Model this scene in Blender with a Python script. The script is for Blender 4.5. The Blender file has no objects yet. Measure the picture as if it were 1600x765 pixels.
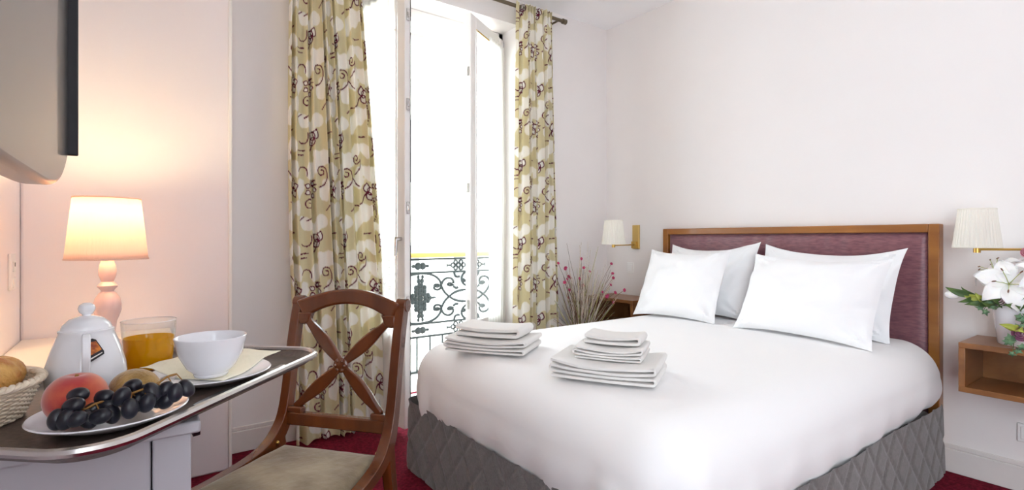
import bpy, math, random
import numpy as np
from mathutils import Vector, Matrix, noise as mnoise
random.seed(7); rng = np.random.default_rng(7)
SC = bpy.context.scene
COL = SC.collection
PI = math.pi
# ------------------------------------------------------------------ camera
YAW = math.radians(35.8); HC = 1.15
cam = bpy.data.cameras.new('camera'); camo = bpy.data.objects.new('camera', cam); COL.objects.link(camo)
cam.sensor_width = 36; cam.lens = 18.0; cam.shift_y = -9.5/1600; cam.clip_start = 0.03; cam.clip_end = 200
camo.location = (0, 0, HC); camo.rotation_euler = (PI/2, 0, -YAW)
SC.camera = camo
# ------------------------------------------------------------------ world, sun, exposure
world = bpy.data.worlds.new('world'); SC.world = world; world.use_nodes = True
wn = world.node_tree.nodes; bg = wn['Background']
bg.inputs[0].default_value = (0.85, 0.96, 1.04, 1); bg.inputs[1].default_value = 2.6
sun = bpy.data.lights.new('sun', 'SUN'); suno = bpy.data.objects.new('sun', sun); COL.objects.link(suno)
sun.energy = 4.0; sun.angle = math.radians(3); sun.color = (1, .985, .96)
suno.rotation_euler = (math.radians(28), 0, math.radians(25)); suno.location = (0, -6, 9)
SC.view_settings.view_transform = 'Standard'; SC.view_settings.look = 'None'
SC.view_settings.exposure = 1.62; SC.view_settings.gamma = 1.0; SC.view_settings.use_curve_mapping = False
try:
    cy = SC.cycles
    cy.use_denoising = True; cy.max_bounces = 12; cy.diffuse_bounces = 7; cy.transparent_max_bounces = 12
    cy.transmission_bounces = 8; cy.sample_clamp_indirect = 6; cy.caustics_reflective = False; cy.caustics_refractive = False
except Exception: pass
XL0 = -.41
for pn, loc, rot, sx, sy in (('sky_portal_window', (1.7, 3.62, 1.4), (-PI/2, 0, 0), 1.3, 2.7),
                             ('sky_portal_side', (XL0-.06, -1.05, 1.425), (0, -PI/2, 0), 2.35, 1.5)):
    l = bpy.data.lights.new(pn, 'AREA'); l.shape = 'RECTANGLE'; l.size = sx; l.size_y = sy
    l.cycles.is_portal = True
    o = bpy.data.objects.new(pn, l); o.location = loc; o.rotation_euler = rot; COL.objects.link(o)

# ------------------------------------------------------------------ materials
def lin(c):
    return tuple(((x/255)/12.92 if x/255 <= .04045 else ((x/255+.055)/1.055)**2.4) for x in c)
MATS = {}
def mat(name, rgb, rough=.6, metal=0., spec=.5, var=0., vscale=8., bump=0., bscale=60., sheen=0., coat=0., stretch=(1,1,1), rgb2=None, trans=0., sss=0.):
    m = bpy.data.materials.new(name); m.use_nodes = True; MATS[name] = m
    nt = m.node_tree; n = nt.nodes; L = nt.links; b = n['Principled BSDF']
    c = lin(rgb)
    b.inputs['Base Color'].default_value = (*c, 1); b.inputs['Roughness'].default_value = rough
    b.inputs['Metallic'].default_value = metal; b.inputs['Specular IOR Level'].default_value = spec
    b.inputs['Sheen Weight'].default_value = sheen; b.inputs['Coat Weight'].default_value = coat
    if sss: b.inputs['Subsurface Weight'].default_value = sss; b.inputs['Subsurface Radius'].default_value = (.01, .006, .004)
    tc = n.new('ShaderNodeTexCoord'); mp = n.new('ShaderNodeMapping'); L.new(tc.outputs['Object'], mp.inputs[0])
    mp.inputs['Scale'].default_value = stretch
    if var or rgb2:
        nz = n.new('ShaderNodeTexNoise'); nz.inputs['Scale'].default_value = vscale; nz.inputs['Detail'].default_value = 5
        L.new(mp.outputs[0], nz.inputs['Vector'])
        mx = n.new('ShaderNodeMix'); mx.data_type = 'RGBA'
        c2 = lin(rgb2) if rgb2 else tuple(x*(1-var) for x in c)
        mx.inputs[6].default_value = (*c, 1); mx.inputs[7].default_value = (*c2, 1)
        rp = n.new('ShaderNodeMapRange'); rp.inputs[1].default_value = .35; rp.inputs[2].default_value = .65
        L.new(nz.outputs['Fac'], rp.inputs[0]); L.new(rp.outputs[0], mx.inputs[0]); L.new(mx.outputs[2], b.inputs['Base Color'])
    if bump:
        nb = n.new('ShaderNodeTexNoise'); nb.inputs['Scale'].default_value = bscale; nb.inputs['Detail'].default_value = 6
        L.new(mp.outputs[0], nb.inputs['Vector'])
        bm = n.new('ShaderNodeBump'); bm.inputs['Strength'].default_value = bump; bm.inputs['Distance'].default_value = .01
        L.new(nb.outputs['Fac'], bm.inputs['Height']); L.new(bm.outputs[0], b.inputs['Normal'])
    return m
def translucent(name, rgb, tfac=.5, transp=0., rough=1., bump=0., bscale=200, stretch=(1,1,1)):
    m = bpy.data.materials.new(name); m.use_nodes = True; MATS[name] = m
    nt = m.node_tree; n = nt.nodes; L = nt.links
    for x in list(n): n.remove(x)
    out = n.new('ShaderNodeOutputMaterial'); d = n.new('ShaderNodeBsdfDiffuse'); t = n.new('ShaderNodeBsdfTranslucent')
    mx = n.new('ShaderNodeMixShader'); c = (*lin(rgb), 1)
    d.inputs[0].default_value = c; t.inputs[0].default_value = c; mx.inputs[0].default_value = tfac
    L.new(d.outputs[0], mx.inputs[1]); L.new(t.outputs[0], mx.inputs[2]); last = mx
    if transp:
        tr = n.new('ShaderNodeBsdfTransparent'); m2 = n.new('ShaderNodeMixShader'); m2.inputs[0].default_value = transp
        L.new(mx.outputs[0], m2.inputs[1]); L.new(tr.outputs[0], m2.inputs[2]); last = m2
    if bump:
        tc = n.new('ShaderNodeTexCoord'); mp = n.new('ShaderNodeMapping'); mp.inputs['Scale'].default_value = stretch
        nb = n.new('ShaderNodeTexNoise'); nb.inputs['Scale'].default_value = bscale; bm = n.new('ShaderNodeBump'); bm.inputs['Strength'].default_value = bump; bm.inputs['Distance'].default_value = .003
        L.new(tc.outputs['Object'], mp.inputs[0]); L.new(mp.outputs[0], nb.inputs['Vector']); L.new(nb.outputs['Fac'], bm.inputs['Height'])
        L.new(bm.outputs[0], d.inputs['Normal']); L.new(bm.outputs[0], t.inputs['Normal'])
    L.new(last.outputs[0], out.inputs[0])
    return m
def thin_glass(name, tint=(250, 252, 252), gloss=.08):
    m = bpy.data.materials.new(name); m.use_nodes = True; nt = m.node_tree; n = nt.nodes; L = nt.links
    for x in list(n): n.remove(x)
    out = n.new('ShaderNodeOutputMaterial'); t = n.new('ShaderNodeBsdfTransparent'); g = n.new('ShaderNodeBsdfGlossy')
    fr = n.new('ShaderNodeMath'); fr.operation = 'MULTIPLY_ADD'; lw = n.new('ShaderNodeLayerWeight'); lw.inputs[0].default_value = .5; pw = n.new('ShaderNodeMath'); pw.operation = 'POWER'; pw.inputs[1].default_value = 4.; L.new(lw.outputs['Facing'], pw.inputs[0]); L.new(pw.outputs[0], fr.inputs[0]); fr.inputs[1].default_value = .6; fr.inputs[2].default_value = .03
    t.inputs[0].default_value = (*lin(tint), 1); g.inputs['Roughness'].default_value = .02
    mx = n.new('ShaderNodeMixShader'); L.new(fr.outputs[0], mx.inputs[0]); L.new(t.outputs[0], mx.inputs[1]); L.new(g.outputs[0], mx.inputs[2])
    L.new(mx.outputs[0], out.inputs[0]); return m
def vcol_mat(name, rough=.8, tfac=0.4):
    m = bpy.data.materials.new(name); m.use_nodes = True; nt = m.node_tree; n = nt.nodes; L = nt.links
    b = n['Principled BSDF']; a = n.new('ShaderNodeAttribute'); a.attribute_name = 'print'
    L.new(a.outputs['Color'], b.inputs['Base Color']); b.inputs['Roughness'].default_value = rough; b.inputs['Specular IOR Level'].default_value = .2
    t = n.new('ShaderNodeBsdfTranslucent'); L.new(a.outputs['Color'], t.inputs[0])
    mx = n.new('ShaderNodeMixShader'); mx.inputs[0].default_value = tfac
    out = n['Material Output']; L.new(b.outputs[0], mx.inputs[1]); L.new(t.outputs[0], mx.inputs[2]); L.new(mx.outputs[0], out.inputs[0])
    return m
M_wall = mat('wall_paint', (239, 234, 232), .75, bump=.03, bscale=120, var=.02, vscale=2)
M_niche = mat('lavender_paint', (240, 234, 236), .6, bump=.03, bscale=90, stretch=(6, 6, .6))
M_ceil = mat('ceiling_paint', (251, 251, 253), .8)
M_trim = mat('white_trim_paint', (240, 237, 234), .4)
M_base = mat('baseboard_paint', (228, 222, 218), .45, var=.04, vscale=5)
M_carpet = mat('burgundy_carpet', (138, 32, 54), 1., rgb2=(98, 18, 36), vscale=70, bump=.9, bscale=260, spec=.1)
M_wood = mat('mahogany', (118, 60, 23), .25, rgb2=(82, 38, 14), vscale=7, stretch=(1, 1, .12), coat=.4, bump=.03, bscale=40)
M_oak = mat('honey_wood', (170, 112, 50), .35, rgb2=(138, 84, 36), vscale=9, stretch=(1, .15, 1), coat=.2)
M_walnut = mat('brown_veneer', (150, 100, 56), .35, rgb2=(124, 78, 42), vscale=10, stretch=(.2, 1, 1.5), coat=.15)
M_suede = mat('olive_suede', (160, 146, 118), .95, rgb2=(122, 106, 80), vscale=9, bump=.25, bscale=40, sheen=.5, spec=.1)
M_sheet = mat('white_cotton', (243, 242, 242), .85, bump=.10, bscale=16, sheen=.2, spec=.2)
M_pillow = mat('pillow_cotton', (242, 242, 243), .85, bump=.25, bscale=14, sheen=.2, spec=.2)
M_towel = mat('terry_cotton', (246, 243, 239), 1., bump=.6, bscale=420, sheen=.4, spec=.1)
M_skirt = mat('grey_quilt', (118, 112, 110), .95, var=.22, vscale=90, bump=.3, bscale=300, sheen=.3, spec=.1)
M_satin = mat('burgundy_satin', (140, 92, 98), .36, rgb2=(114, 70, 80), vscale=120, stretch=(1, .2, 1), bump=.2, bscale=160, sheen=.5)
M_brass = mat('brass', (206, 168, 92), .28, metal=1)
M_brasswood = mat('gilt_plate', (214, 182, 112), .4, metal=.7)
M_porc = mat('white_porcelain', (240, 241, 245), .12, coat=.5)
M_china = mat('white_china', (238, 238, 242), .15, coat=.4)
M_lampbase = mat('pink_lacquer', (222, 192, 192), .3, coat=.5)
M_tv = mat('tv_screen', (46, 42, 44), .30, spec=.7, coat=.3)
M_tvs = mat('tv_silver', (150, 142, 138), .25, spec=.8, coat=.3)
M_black = mat('black_plastic', (26, 24, 32), .35)
M_desk = mat('cream_desk', (238, 230, 220), .4)
M_cab = mat('pale_grey_paint', (168, 166, 172), .5, var=.03, vscale=4)
M_tray = mat('dark_tray', (98, 84, 76), .4, rgb2=(74, 62, 56), vscale=120, coat=.2, bump=.06, bscale=300)
M_steel = mat('steel', (205, 202, 200), .22, metal=1)
M_wicker = mat('white_wicker', (242, 230, 210), .8, rgb2=(222, 206, 182), vscale=60)
M_pastry = mat('golden_pastry', (232, 184, 104), .5, rgb2=(196, 124, 54), vscale=40, bump=.9, bscale=60, coat=.2)
M_peach = mat('peach_skin', (172, 56, 54), .8, rgb2=(214, 116, 72), vscale=18, sheen=.6, spec=.2)
M_kiwi = mat('kiwi_skin', (186, 150, 88), .9, rgb2=(152, 118, 62), vscale=60, bump=.3, bscale=240, sheen=.5)
M_grape = mat('black_grape', (16, 15, 24), .3, rgb2=(34, 34, 46), vscale=40, sheen=.05)
M_stem = mat('grape_stalk', (150, 108, 52), .7)
M_napkin = mat('yellow_paper', (255, 250, 228), .9, bump=.3, bscale=70)
M_plastic = mat('white_plastic', (240, 238, 236), .35)
M_rod = mat('bronze_rod', (112, 100, 82), .4, metal=.6)
M_rail = mat('grey_iron', (58, 68, 68), .6, var=.2, vscale=30)
M_handrail = mat('yellow_wood', (226, 190, 104), .5)
M_stone = mat('limestone', (228, 222, 212), .9, var=.05, vscale=.6)
M_zinc = mat('zinc_roof', (196, 202, 210), .6, var=.1, vscale=1)
M_winpane = mat('far_pane', (112, 110, 106), .15)
M_dry = mat('dry_grass', (222, 212, 200), .9, rgb2=(190, 174, 156), vscale=14)
M_dry2 = mat('dry_brown_grass', (112, 84, 66), .9)
M_drygreen = mat('dry_green_grass', (160, 158, 96), .9)
M_pink = mat('pink_blossom', (176, 56, 96), .8)
M_vase = mat('brown_vase', (120, 88, 70), .4)
M_petal = mat('lily_petal', (248, 247, 246), .6, sss=.2)
M_petal2 = mat('mauve_petal', (160, 92, 130), .7, rgb2=(190, 130, 160), vscale=60)
M_petal3 = mat('blush_petal', (226, 204, 210), .7)
M_leaf = mat('green_leaf', (92, 118, 58), .55, rgb2=(66, 92, 48), vscale=40)
M_ivy = mat('ivy_leaf', (84, 122, 92), .55, rgb2=(120, 150, 110), vscale=60)
M_lime = mat('lime_leaf', (168, 176, 74), .55)
M_dark = mat('dark_gap', (38, 36, 40), .6)
M_orange = mat('orange_print', (226, 132, 40), .4, rgb2=(150, 62, 14), vscale=120)
M_juice = None
M_glass = thin_glass('clear_glass'); M_pane = thin_glass('window_glass')
M_sheer = translucent('sheer_voile', (252, 251, 248), .7, .3)
M_shade = translucent('pink_lamp_shade', (244, 224, 214), .35, 0, bump=.4, bscale=160, stretch=(1, 1, .05))
M_shade2 = translucent('cream_pleated_shade', (250, 247, 238), .35)
M_juice = translucent('orange_juice', (254, 192, 14), .45)
M_curtain = vcol_mat('floral_cotton')
M_liner = mat('duvet_under', (236, 234, 232), .9)

# ------------------------------------------------------------------ geometry helpers
BASE = {}
class MB:
    def __init__(s): s.v = []; s.f = []
    def add(s, vs, fs):
        o = len(s.v); s.v += [tuple(map(float, p)) for p in vs]; s.f += [tuple(i+o for i in q) for q in fs]; return s
    def box(s, x0, x1, y0, y1, z0, z1, M=None):
        vs = [Vector((x, y, z)) for x in (x0, x1) for y in (y0, y1) for z in (z0, z1)]
        if M is not None: vs = [M @ p for p in vs]
        return s.add(vs, [(0,1,3,2), (4,6,7,5), (0,4,5,1), (2,3,7,6), (0,2,6,4), (1,5,7,3)])
    def lathe(s, prof, c=(0,0,0), n=40, M=None, fn=None, caps=True):
        vs = []; fs = []; k = len(prof)
        for i in range(n):
            a = 2*PI*i/n
            for j, (r, z) in enumerate(prof):
                rr = r*(fn(a, z) if fn else 1)
                p = Vector((rr*math.cos(a), rr*math.sin(a), z))
                p = M @ p if M is not None else p + Vector(c)
                vs.append(p)
        for i in range(n):
            for j in range(k-1):
                i2 = (i+1) % n
                fs.append((i*k+j, i2*k+j, i2*k+j+1, i*k+j+1))
        if caps:
            if prof[0][0] > 1e-4: fs.append(tuple(i*k for i in range(n))[::-1])
            if prof[-1][0] > 1e-4: fs.append(tuple(i*k+k-1 for i in range(n)))
        return s.add(vs, fs)
    def tube(s, pts, r, n=8, closed=False, caps=True):
        pts = [Vector(p) for p in pts]; m = len(pts)
        rs = r if isinstance(r, (list, tuple)) else [r]*m
        vs = []; fs = []; up = None
        for i, p in enumerate(pts):
            a = pts[(i-1) % m] if (closed or i > 0) else p; b = pts[(i+1) % m] if (closed or i < m-1) else p
            t = (b-a).normalized() if (b-a).length > 1e-9 else Vector((0,0,1))
            if up is None:
                up = Vector((0,0,1)) if abs(t.z) < .9 else Vector((1,0,0))
            x = t.cross(up)
            if x.length < 1e-6: x = t.cross(Vector((0,1,.3)))
            x.normalize(); y = x.cross(t).normalized(); up = y
            for k in range(n):
                q = 2*PI*k/n; vs.append(p + x*math.cos(q)*rs[i] + y*math.sin(q)*rs[i])
        for i in range(m if closed else m-1):
            i2 = (i+1) % m
            for k in range(n):
                k2 = (k+1) % n; fs.append((i*n+k, i*n+k2, i2*n+k2, i2*n+k))
        if caps and not closed:
            fs.append(tuple(range(n))[::-1]); fs.append(tuple((m-1)*n+k for k in range(n)))
        return s.add(vs, fs)
    def sweep(s, pts, side, w, t):
        """rectangular bar along pts; side = axis (or list) of width w, t the thickness across it"""
        pts = [Vector(p) for p in pts]; m = len(pts); vs = []; fs = []
        ws = w if isinstance(w, (list, tuple)) else [w]*m; ts = t if isinstance(t, (list, tuple)) else [t]*m
        for i, p in enumerate(pts):
            T = (pts[min(i+1, m-1)]-pts[max(i-1, 0)]).normalized(); S = Vector(side).normalized()
            S = (S - T*S.dot(T)).normalized(); N = T.cross(S)
            for a, b in ((-1,-1), (1,-1), (1,1), (-1,1)): vs.append(p + S*a*ws[i]/2 + N*b*ts[i]/2)
        for i in range(m-1):
            for k in range(4): fs.append((i*4+k, i*4+(k+1) % 4, i*4+4+(k+1) % 4, i*4+4+k))
        fs.append((3,2,1,0)); e = (m-1)*4; fs.append((e, e+1, e+2, e+3))
        return s.add(vs, fs)
    def grid(s, fn, nu, nv, closed_u=False):
        vs = [fn(i/(nu if closed_u else nu-1), j/(nv-1)) for i in range(nu) for j in range(nv)]; fs = []
        for i in range(nu if closed_u else nu-1):
            for j in range(nv-1):
                i2 = (i+1) % nu; fs.append((i*nv+j, i2*nv+j, i2*nv+j+1, i*nv+j+1))
        return s.add(vs, fs)
    def sphere(s, c, r, n=20, m=12, M=None):
        rx, ry, rz = r if isinstance(r, (tuple, list)) else (r, r, r)
        prof = [(max(math.sin(PI*j/m), 1e-5), -math.cos(PI*j/m)) for j in range(m+1)]
        vs = []; fs = []; k = m+1
        for i in range(n):
            a = 2*PI*i/n
            for R, z in prof:
                p = Vector((R*math.cos(a)*rx, R*math.sin(a)*ry, z*rz))
                if M is not None: p = M @ p
                vs.append(p + Vector(c))
        for i in range(n):
            for j in range(m): i2 = (i+1) % n; fs.append((i*k+j, i2*k+j, i2*k+j+1, i*k+j+1))
        return s.add(vs, fs)
    def poly(s, pts2, z0, z1, M=None):
        n = len(pts2); vs = [Vector((x, y, z)) for z in (z0, z1) for x, y in pts2]
        if M is not None: vs = [M @ p for p in vs]
        fs = [tuple(range(n))[::-1], tuple(range(n, 2*n))] + [(i, (i+1) % n, n+(i+1) % n, n+i) for i in range(n)]
        return s.add(vs, fs)
    def build(s, name, m, parent=None, smooth=True, bevel=0, seg=2, angle=40, solid=0, sub=0, base=None):
        P = Vector(BASE[parent.name]) if parent else None
        if P is None:
            if base is None:
                a = np.array(s.v); base = ((a[:,0].min()+a[:,0].max())/2, (a[:,1].min()+a[:,1].max())/2, a[:,2].min())
            P = Vector(base)
        me = bpy.data.meshes.new(name)
        me.from_pydata([(x-P.x, y-P.y, z-P.z) for x, y, z in s.v], [], s.f); me.update()
        me.materials.append(m)
        if smooth:
            me.polygons.foreach_set('use_smooth', [True]*len(me.polygons))
        o = bpy.data.objects.new(name, me); COL.objects.link(o)
        if parent: o.parent = parent
        else: o.location = P
        BASE[o.name] = tuple(P)
        if solid:
            k = o.modifiers.new('solid', 'SOLIDIFY'); k.thickness = solid; k.offset = 0
        if bevel:
            k = o.modifiers.new('bevel', 'BEVEL'); k.width = bevel; k.segments = seg; k.limit_method = 'ANGLE'; k.angle_limit = math.radians(30)
        if sub:
            k = o.modifiers.new('sub', 'SUBSURF'); k.levels = sub; k.render_levels = sub
        if smooth and not sub:
            try: me.set_sharp_from_angle(angle=math.radians(angle))
            except Exception: pass
        return o
def fixn(o, merge=0):
    import bmesh
    b = bmesh.new(); b.from_mesh(o.data)
    if merge: bmesh.ops.remove_doubles(b, verts=b.verts, dist=merge)
    bmesh.ops.recalc_face_normals(b, faces=b.faces); b.to_mesh(o.data); b.free(); return o
def tag(o, label, cat, group=None, kind=None):
    o['label'] = label; o['category'] = cat
    if group: o['group'] = group
    if kind: o['kind'] = kind
    return o
def thing(name, base, label, cat, group=None):
    o = bpy.data.objects.new(name, None); o.location = base; o.empty_display_size = .1; COL.objects.link(o)
    BASE[o.name] = tuple(base); return tag(o, label, cat, group)
def struct(o): o['kind'] = 'structure'; return o
def inst(src, name, parent, Mw):
    """copy of a part sharing its mesh, placed by a world matrix"""
    o = src.copy(); o.name = name; COL.objects.link(o); o.parent = parent
    o.matrix_local = Matrix.Translation(-Vector(BASE[parent.name])) @ Mw; return o
def proto(mb, name, m, **k):
    """mesh data around the origin, shared by inst copies"""
    o = mb.build(name, m, base=(0,0,0), **k); return o
def drop(o): bpy.data.objects.remove(o)
def frame(o, x, y, z):  # matrix from origin + axes
    return Matrix(((x[0], y[0], z[0], o[0]), (x[1], y[1], z[1], o[1]), (x[2], y[2], z[2], o[2]), (0, 0, 0, 1)))
def aim(p, d, roll=0.):
    d = Vector(d).normalized(); q = d.to_track_quat('Z', 'Y'); return Matrix.Translation(Vector(p)) @ q.to_matrix().to_4x4() @ Matrix.Rotation(roll, 4, 'Z')
def fn3(x, y, z): return mnoise.noise(Vector((x, y, z)))

# ------------------------------------------------------------------ room shell
XL, XR, YB, YF, ZC = -.41, 3.25, 3.11, -1.9, 2.95
WX0, WX1, WZ1, REV = 1.10, 2.30, 2.76, .30      # window opening in the back wall
struct(MB().box(XL-.1, XR+.1, YF-.1, YB+.45, -.08, 0).build('floor', M_carpet, smooth=False))
struct(MB().box(XL-.1, XR+.1, YF-.1, YB+.45, ZC, ZC+.12).build('ceiling', M_ceil, smooth=False))
w = MB().box(XL-.1, WX0, YB, YB+.4, 0, ZC).box(WX1, XR+.1, YB, YB+.4, 0, ZC).box(WX0, WX1, YB, YB+.4, WZ1, ZC)
struct(w.build('wall_back', M_wall, smooth=False))
struct(MB().box(XR, XR+.12, YF, YB, 0, ZC).build('wall_right', M_wall, smooth=False))
# left wall: unseen window opening added behind the camera for fill daylight
w = MB().box(XL-.12, XL, -.30, YB, 0, ZC).box(XL-.12, XL, YF, -1.80, 0, ZC).box(XL-.12, XL, -1.80, -.30, 0, .25).box(XL-.12, XL, -1.80, -.30, 2.60, ZC)
struct(w.build('wall_left', M_niche, smooth=False))
w = MB().box(XL-.09, XL-.03, -1.80, -1.75, .25, 2.60).box(XL-.09, XL-.03, -.35, -.30, .25, 2.60).box(XL-.09, XL-.03, -1.75, -.35, .25, .30).box(XL-.09, XL-.03, -1.75, -.35, 2.55, 2.60).box(XL-.09, XL-.03, -1.07, -1.03, .30, 2.55)
struct(w.build('fill_window', M_trim, smooth=False))  # bare frame set in the added daylight opening
w = MB().box(XL-.12, XR+.12, YF-.12, YF, 0, ZC)
struct(w.build('wall_front', M_wall, smooth=False))
NX, NY = .355, 2.89
struct(MB().box(XL, NX, NY, YB, 0, ZC).build('wall_niche', M_niche, bevel=.012, seg=3))
struct(MB().box(NX-.010, NX+.006, NY-.008, NY+.05, 0, ZC).build('trim_1', M_trim, bevel=.004))
def baseboard(name, x0, x1, y0, y1):
    b = MB().box(x0, x1, y0, y1, 0, .115)
    if y1-y0 > x1-x0: b.box(x0+.006, x1, y0, y1, .115, .137)
    else: b.box(x0, x1, y0+.006, y1, .115, .137)
    return struct(b.build(name, M_base, bevel=.004))
baseboard('baseboard_back', NX, WX0-.02, YB-.018, YB)
baseboard('baseboard_back_right', WX1+.02, XR-.02, YB-.018, YB)
baseboard('baseboard_right', XR-.018, XR, YF, YB)

# window: fixed frame + two leaves
win = bpy.data.objects.new('window_1', None); win.location = (1.7, YB+.2, 0); COL.objects.link(win); BASE['window_1'] = (1.7, YB+.2, 0); struct(win)
WY = YB+.20
f = MB().box(WX0, WX0+.045, WY, WY+.07, 0, WZ1).box(WX1-.045, WX1, WY, WY+.07, 0, WZ1).box(WX0, WX1, WY, WY+.07, 2.70, WZ1).box(WX0, WX1, WY-.02, WY+.09, 0, .04)
f.box(WX0, WX1, WY+.02, WY+.09, 2.58, 2.60)
f.build('window_frame', M_trim, win, bevel=.006)
def casement(hx, hy, dirx, diry, W, side):
    """leaf standing from the hinge (hx,hy) along (dirx,diry)"""
    X = Vector((dirx, diry, 0)).normalized(); Z = Vector((0, 0, 1)); Y = Vector((0,0,1)).cross(X)
    if side < 0: Y = -Y        # Y points to the room side
    Mx = frame((hx, hy, 0), X, Y, Z); T = .022; S = .075
    z0, z1 = .05, 2.70
    lf = MB()
    lf.box(0, S, -T, T, z0, z1, Mx); lf.box(W-S, W, -T, T, z0, z1, Mx)
    lf.box(S, W-S, -T, T, z1-.09, z1, Mx); lf.box(S, W-S, -T, T, z0, z0+.10, Mx); lf.box(S, W-S, -T, T, .50, .58, Mx)
    lf.box(W-S-.012, W-S, T-.004, T+.006, .58, z1-.09, Mx).box(S, S+.012, T-.004, T+.006, .58, z1-.09, Mx)
    a = fixn(lf.build('casement', M_trim, win, bevel=.005))
    g = MB().box(S-.005, W-S+.005, -.003, .003, .575, z1-.085, Mx).build('pane', M_pane, a, smooth=False)
    pn = MB().box(S-.005, W-S+.005, -.008, .008, z0+.095, .505, Mx).box(S+.04, W-S-.04, -.014, .014, z0+.14, .46, Mx)
    fixn(pn.build('lower_panel', M_trim, a, bevel=.006))
    return a, Mx
leafL, ML = casement(WX0+.03, WY+.0, .21, -.98, .56, -1)
leafR, MR = casement(WX1-.02, WY+.0, -.85, -.52, .55, 1)
for z in (.78, 1.33, 1.93, 2.45):
    b = MB().box(.559, .567, -.010, .010, z-.035, z+.035, ML); b.box(.56, .575, -.006, .006, z-.014, z+.014, ML)
    fixn(b.build('latch_plate', M_steel, leafL, bevel=.002))
MB().box(.5595, .5625, -.020, -.016, .06, 2.69, ML).build('gap_shade_strip', M_dark, leafL, smooth=False)  # dark strip stands in for the shaded gap along the leaf edge
b = MB().tube([ML @ Vector((.525, .02, 1.15)), ML @ Vector((.525, .06, 1.15))], .012, 10); b.tube([ML @ Vector((.525, .055, 1.15)), ML @ Vector((.525, .06, 1.05))], [.011, .007], 10)
b.build('handle', M_steel, leafL)
for z in (.7, 1.5, 2.3): fixn(MB().box(.549, .553, -.006, .006, z-.03, z+.03, MR).build('latch_plate', M_steel, leafR))
fixn(MB().box(.085, .475, .023, .026, 2.60, 2.612, MR).build('sheer_rod', M_brass, leafR)); fixn(MB().box(.075, .485, .023, .026, 2.60, 2.612, ML).build('sheer_rod', M_brass, leafL))
def sheer(name, Mx, W0, W1, z0, z1, folds, bulge, label):
    def fn(u, v):
        z = z1 + (z0-z1)*v; x = W0 + (W1-W0)*u
        y = .038 + .012*math.sin(u*folds*2*PI + 1.5*math.sin(3*v+u)) * (.45+.55*v) + bulge*math.sin(PI*min(1, v*1.1))**2*(.4+.6*u)
        return Mx @ Vector((x, y, z))
    o = MB().grid(fn, 90, 40).build(name, M_sheer)
    return tag(o, label, 'curtain', 'sheer curtains on the window leaves')
sheer('sheer_curtain', ML, .03, .50, .10, 2.63, 7, .0, 'white sheer curtain on the window leaf beside the wide floral curtain')
sheer('sheer_curtain', MR, .02, .30, .10, 2.63, 6, .02, 'white sheer curtain on the half open window leaf beside the narrow floral curtain')
# balcony slab and street
struct(MB().box(.7, 2.9, YB+.40, YB+.95, -.14, -.02).build('floor_balcony', M_stone, smooth=False))

# ------------------------------------------------------------------ balcony railing
RY = 3.78
rail = thing('balcony_railing', (2.03, RY, -.02), 'grey cast iron scrollwork railing with yellow wooden handrail outside the window', 'railing')
MB().box(.95, 2.75, RY-.03, RY+.03, 1.0, 1.04).build('handrail', M_handrail, rail, bevel=.012)
for z in (.985, .875, .465, .36, .08): MB().box(.95, 2.75, RY-.008, RY+.008, z-.008, z+.008).build('horizontal_bar', M_rail, rail, smooth=False)
for x in (.95, 1.386, 2.62, 2.75): MB().box(x-.01, x+.01, RY-.01, RY+.01, -.02, 1.0).build('post', M_rail, rail, smooth=False)
for i in range(16): x = .98+i*.115; MB().box(x-.006, x+.006, RY-.006, RY+.006, .08, .36).build('baluster', M_rail, rail, smooth=False)
def spiral(c, r0, r1, a0, a1, n=28):
    return [(c[0]+(r0+(r1-r0)*i/n)*math.cos(a0+(a1-a0)*i/n), c[1]+(r0+(r1-r0)*i/n)*math.sin(a0+(a1-a0)*i/n)) for i in range(n+1)]
def bez(p0, p1, p2, p3, n=18):
    return [tuple((1-t)**3*a+3*(1-t)**2*t*b+3*(1-t)*t*t*c+t**3*d for a, b, c, d in zip(p0, p1, p2, p3)) for t in [i/n for i in range(n+1)]]
# half motif in local units: X 0..1 from rosette axis, Z -1..1 from mid height (mirrored)
strokes = []
for sg in (1, -1):
    S = lambda P: [(x, z*sg) for x, z in P]
    strokes += [S(bez((.0, .98), (.25, .98), (.42, .80), (.44, .45))), S(bez((.44, .45), (.43, .25), (.27, .25), (.28, .45))), S(spiral((.345, .46), .065, .02, PI, -1.2*PI)),
                S(bez((.44, .45), (.46, .85), (.72, .85), (.70, .52))), S(spiral((.63, .50), .07, .02, 0, -2.4*PI)), S(bez((.70, .40), (.74, .34), (.77, .3), (.80, .36))),
                S(bez((.44, .45), (.50, .1), (.62, .0), (.62, .0))), S(bez((.62, .0), (.70, .18), (.85, .24), (1.0, .24))), S(bez((1.0, .98), (.86, .88), (.84, .55), (1.0, .40))),
                S(spiral((.95, .62), .055, .018, PI*.5, 2.6*PI)), S(bez((.72, .98), (.72, .80), (.78, .76), (.84, .80)))]
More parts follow.
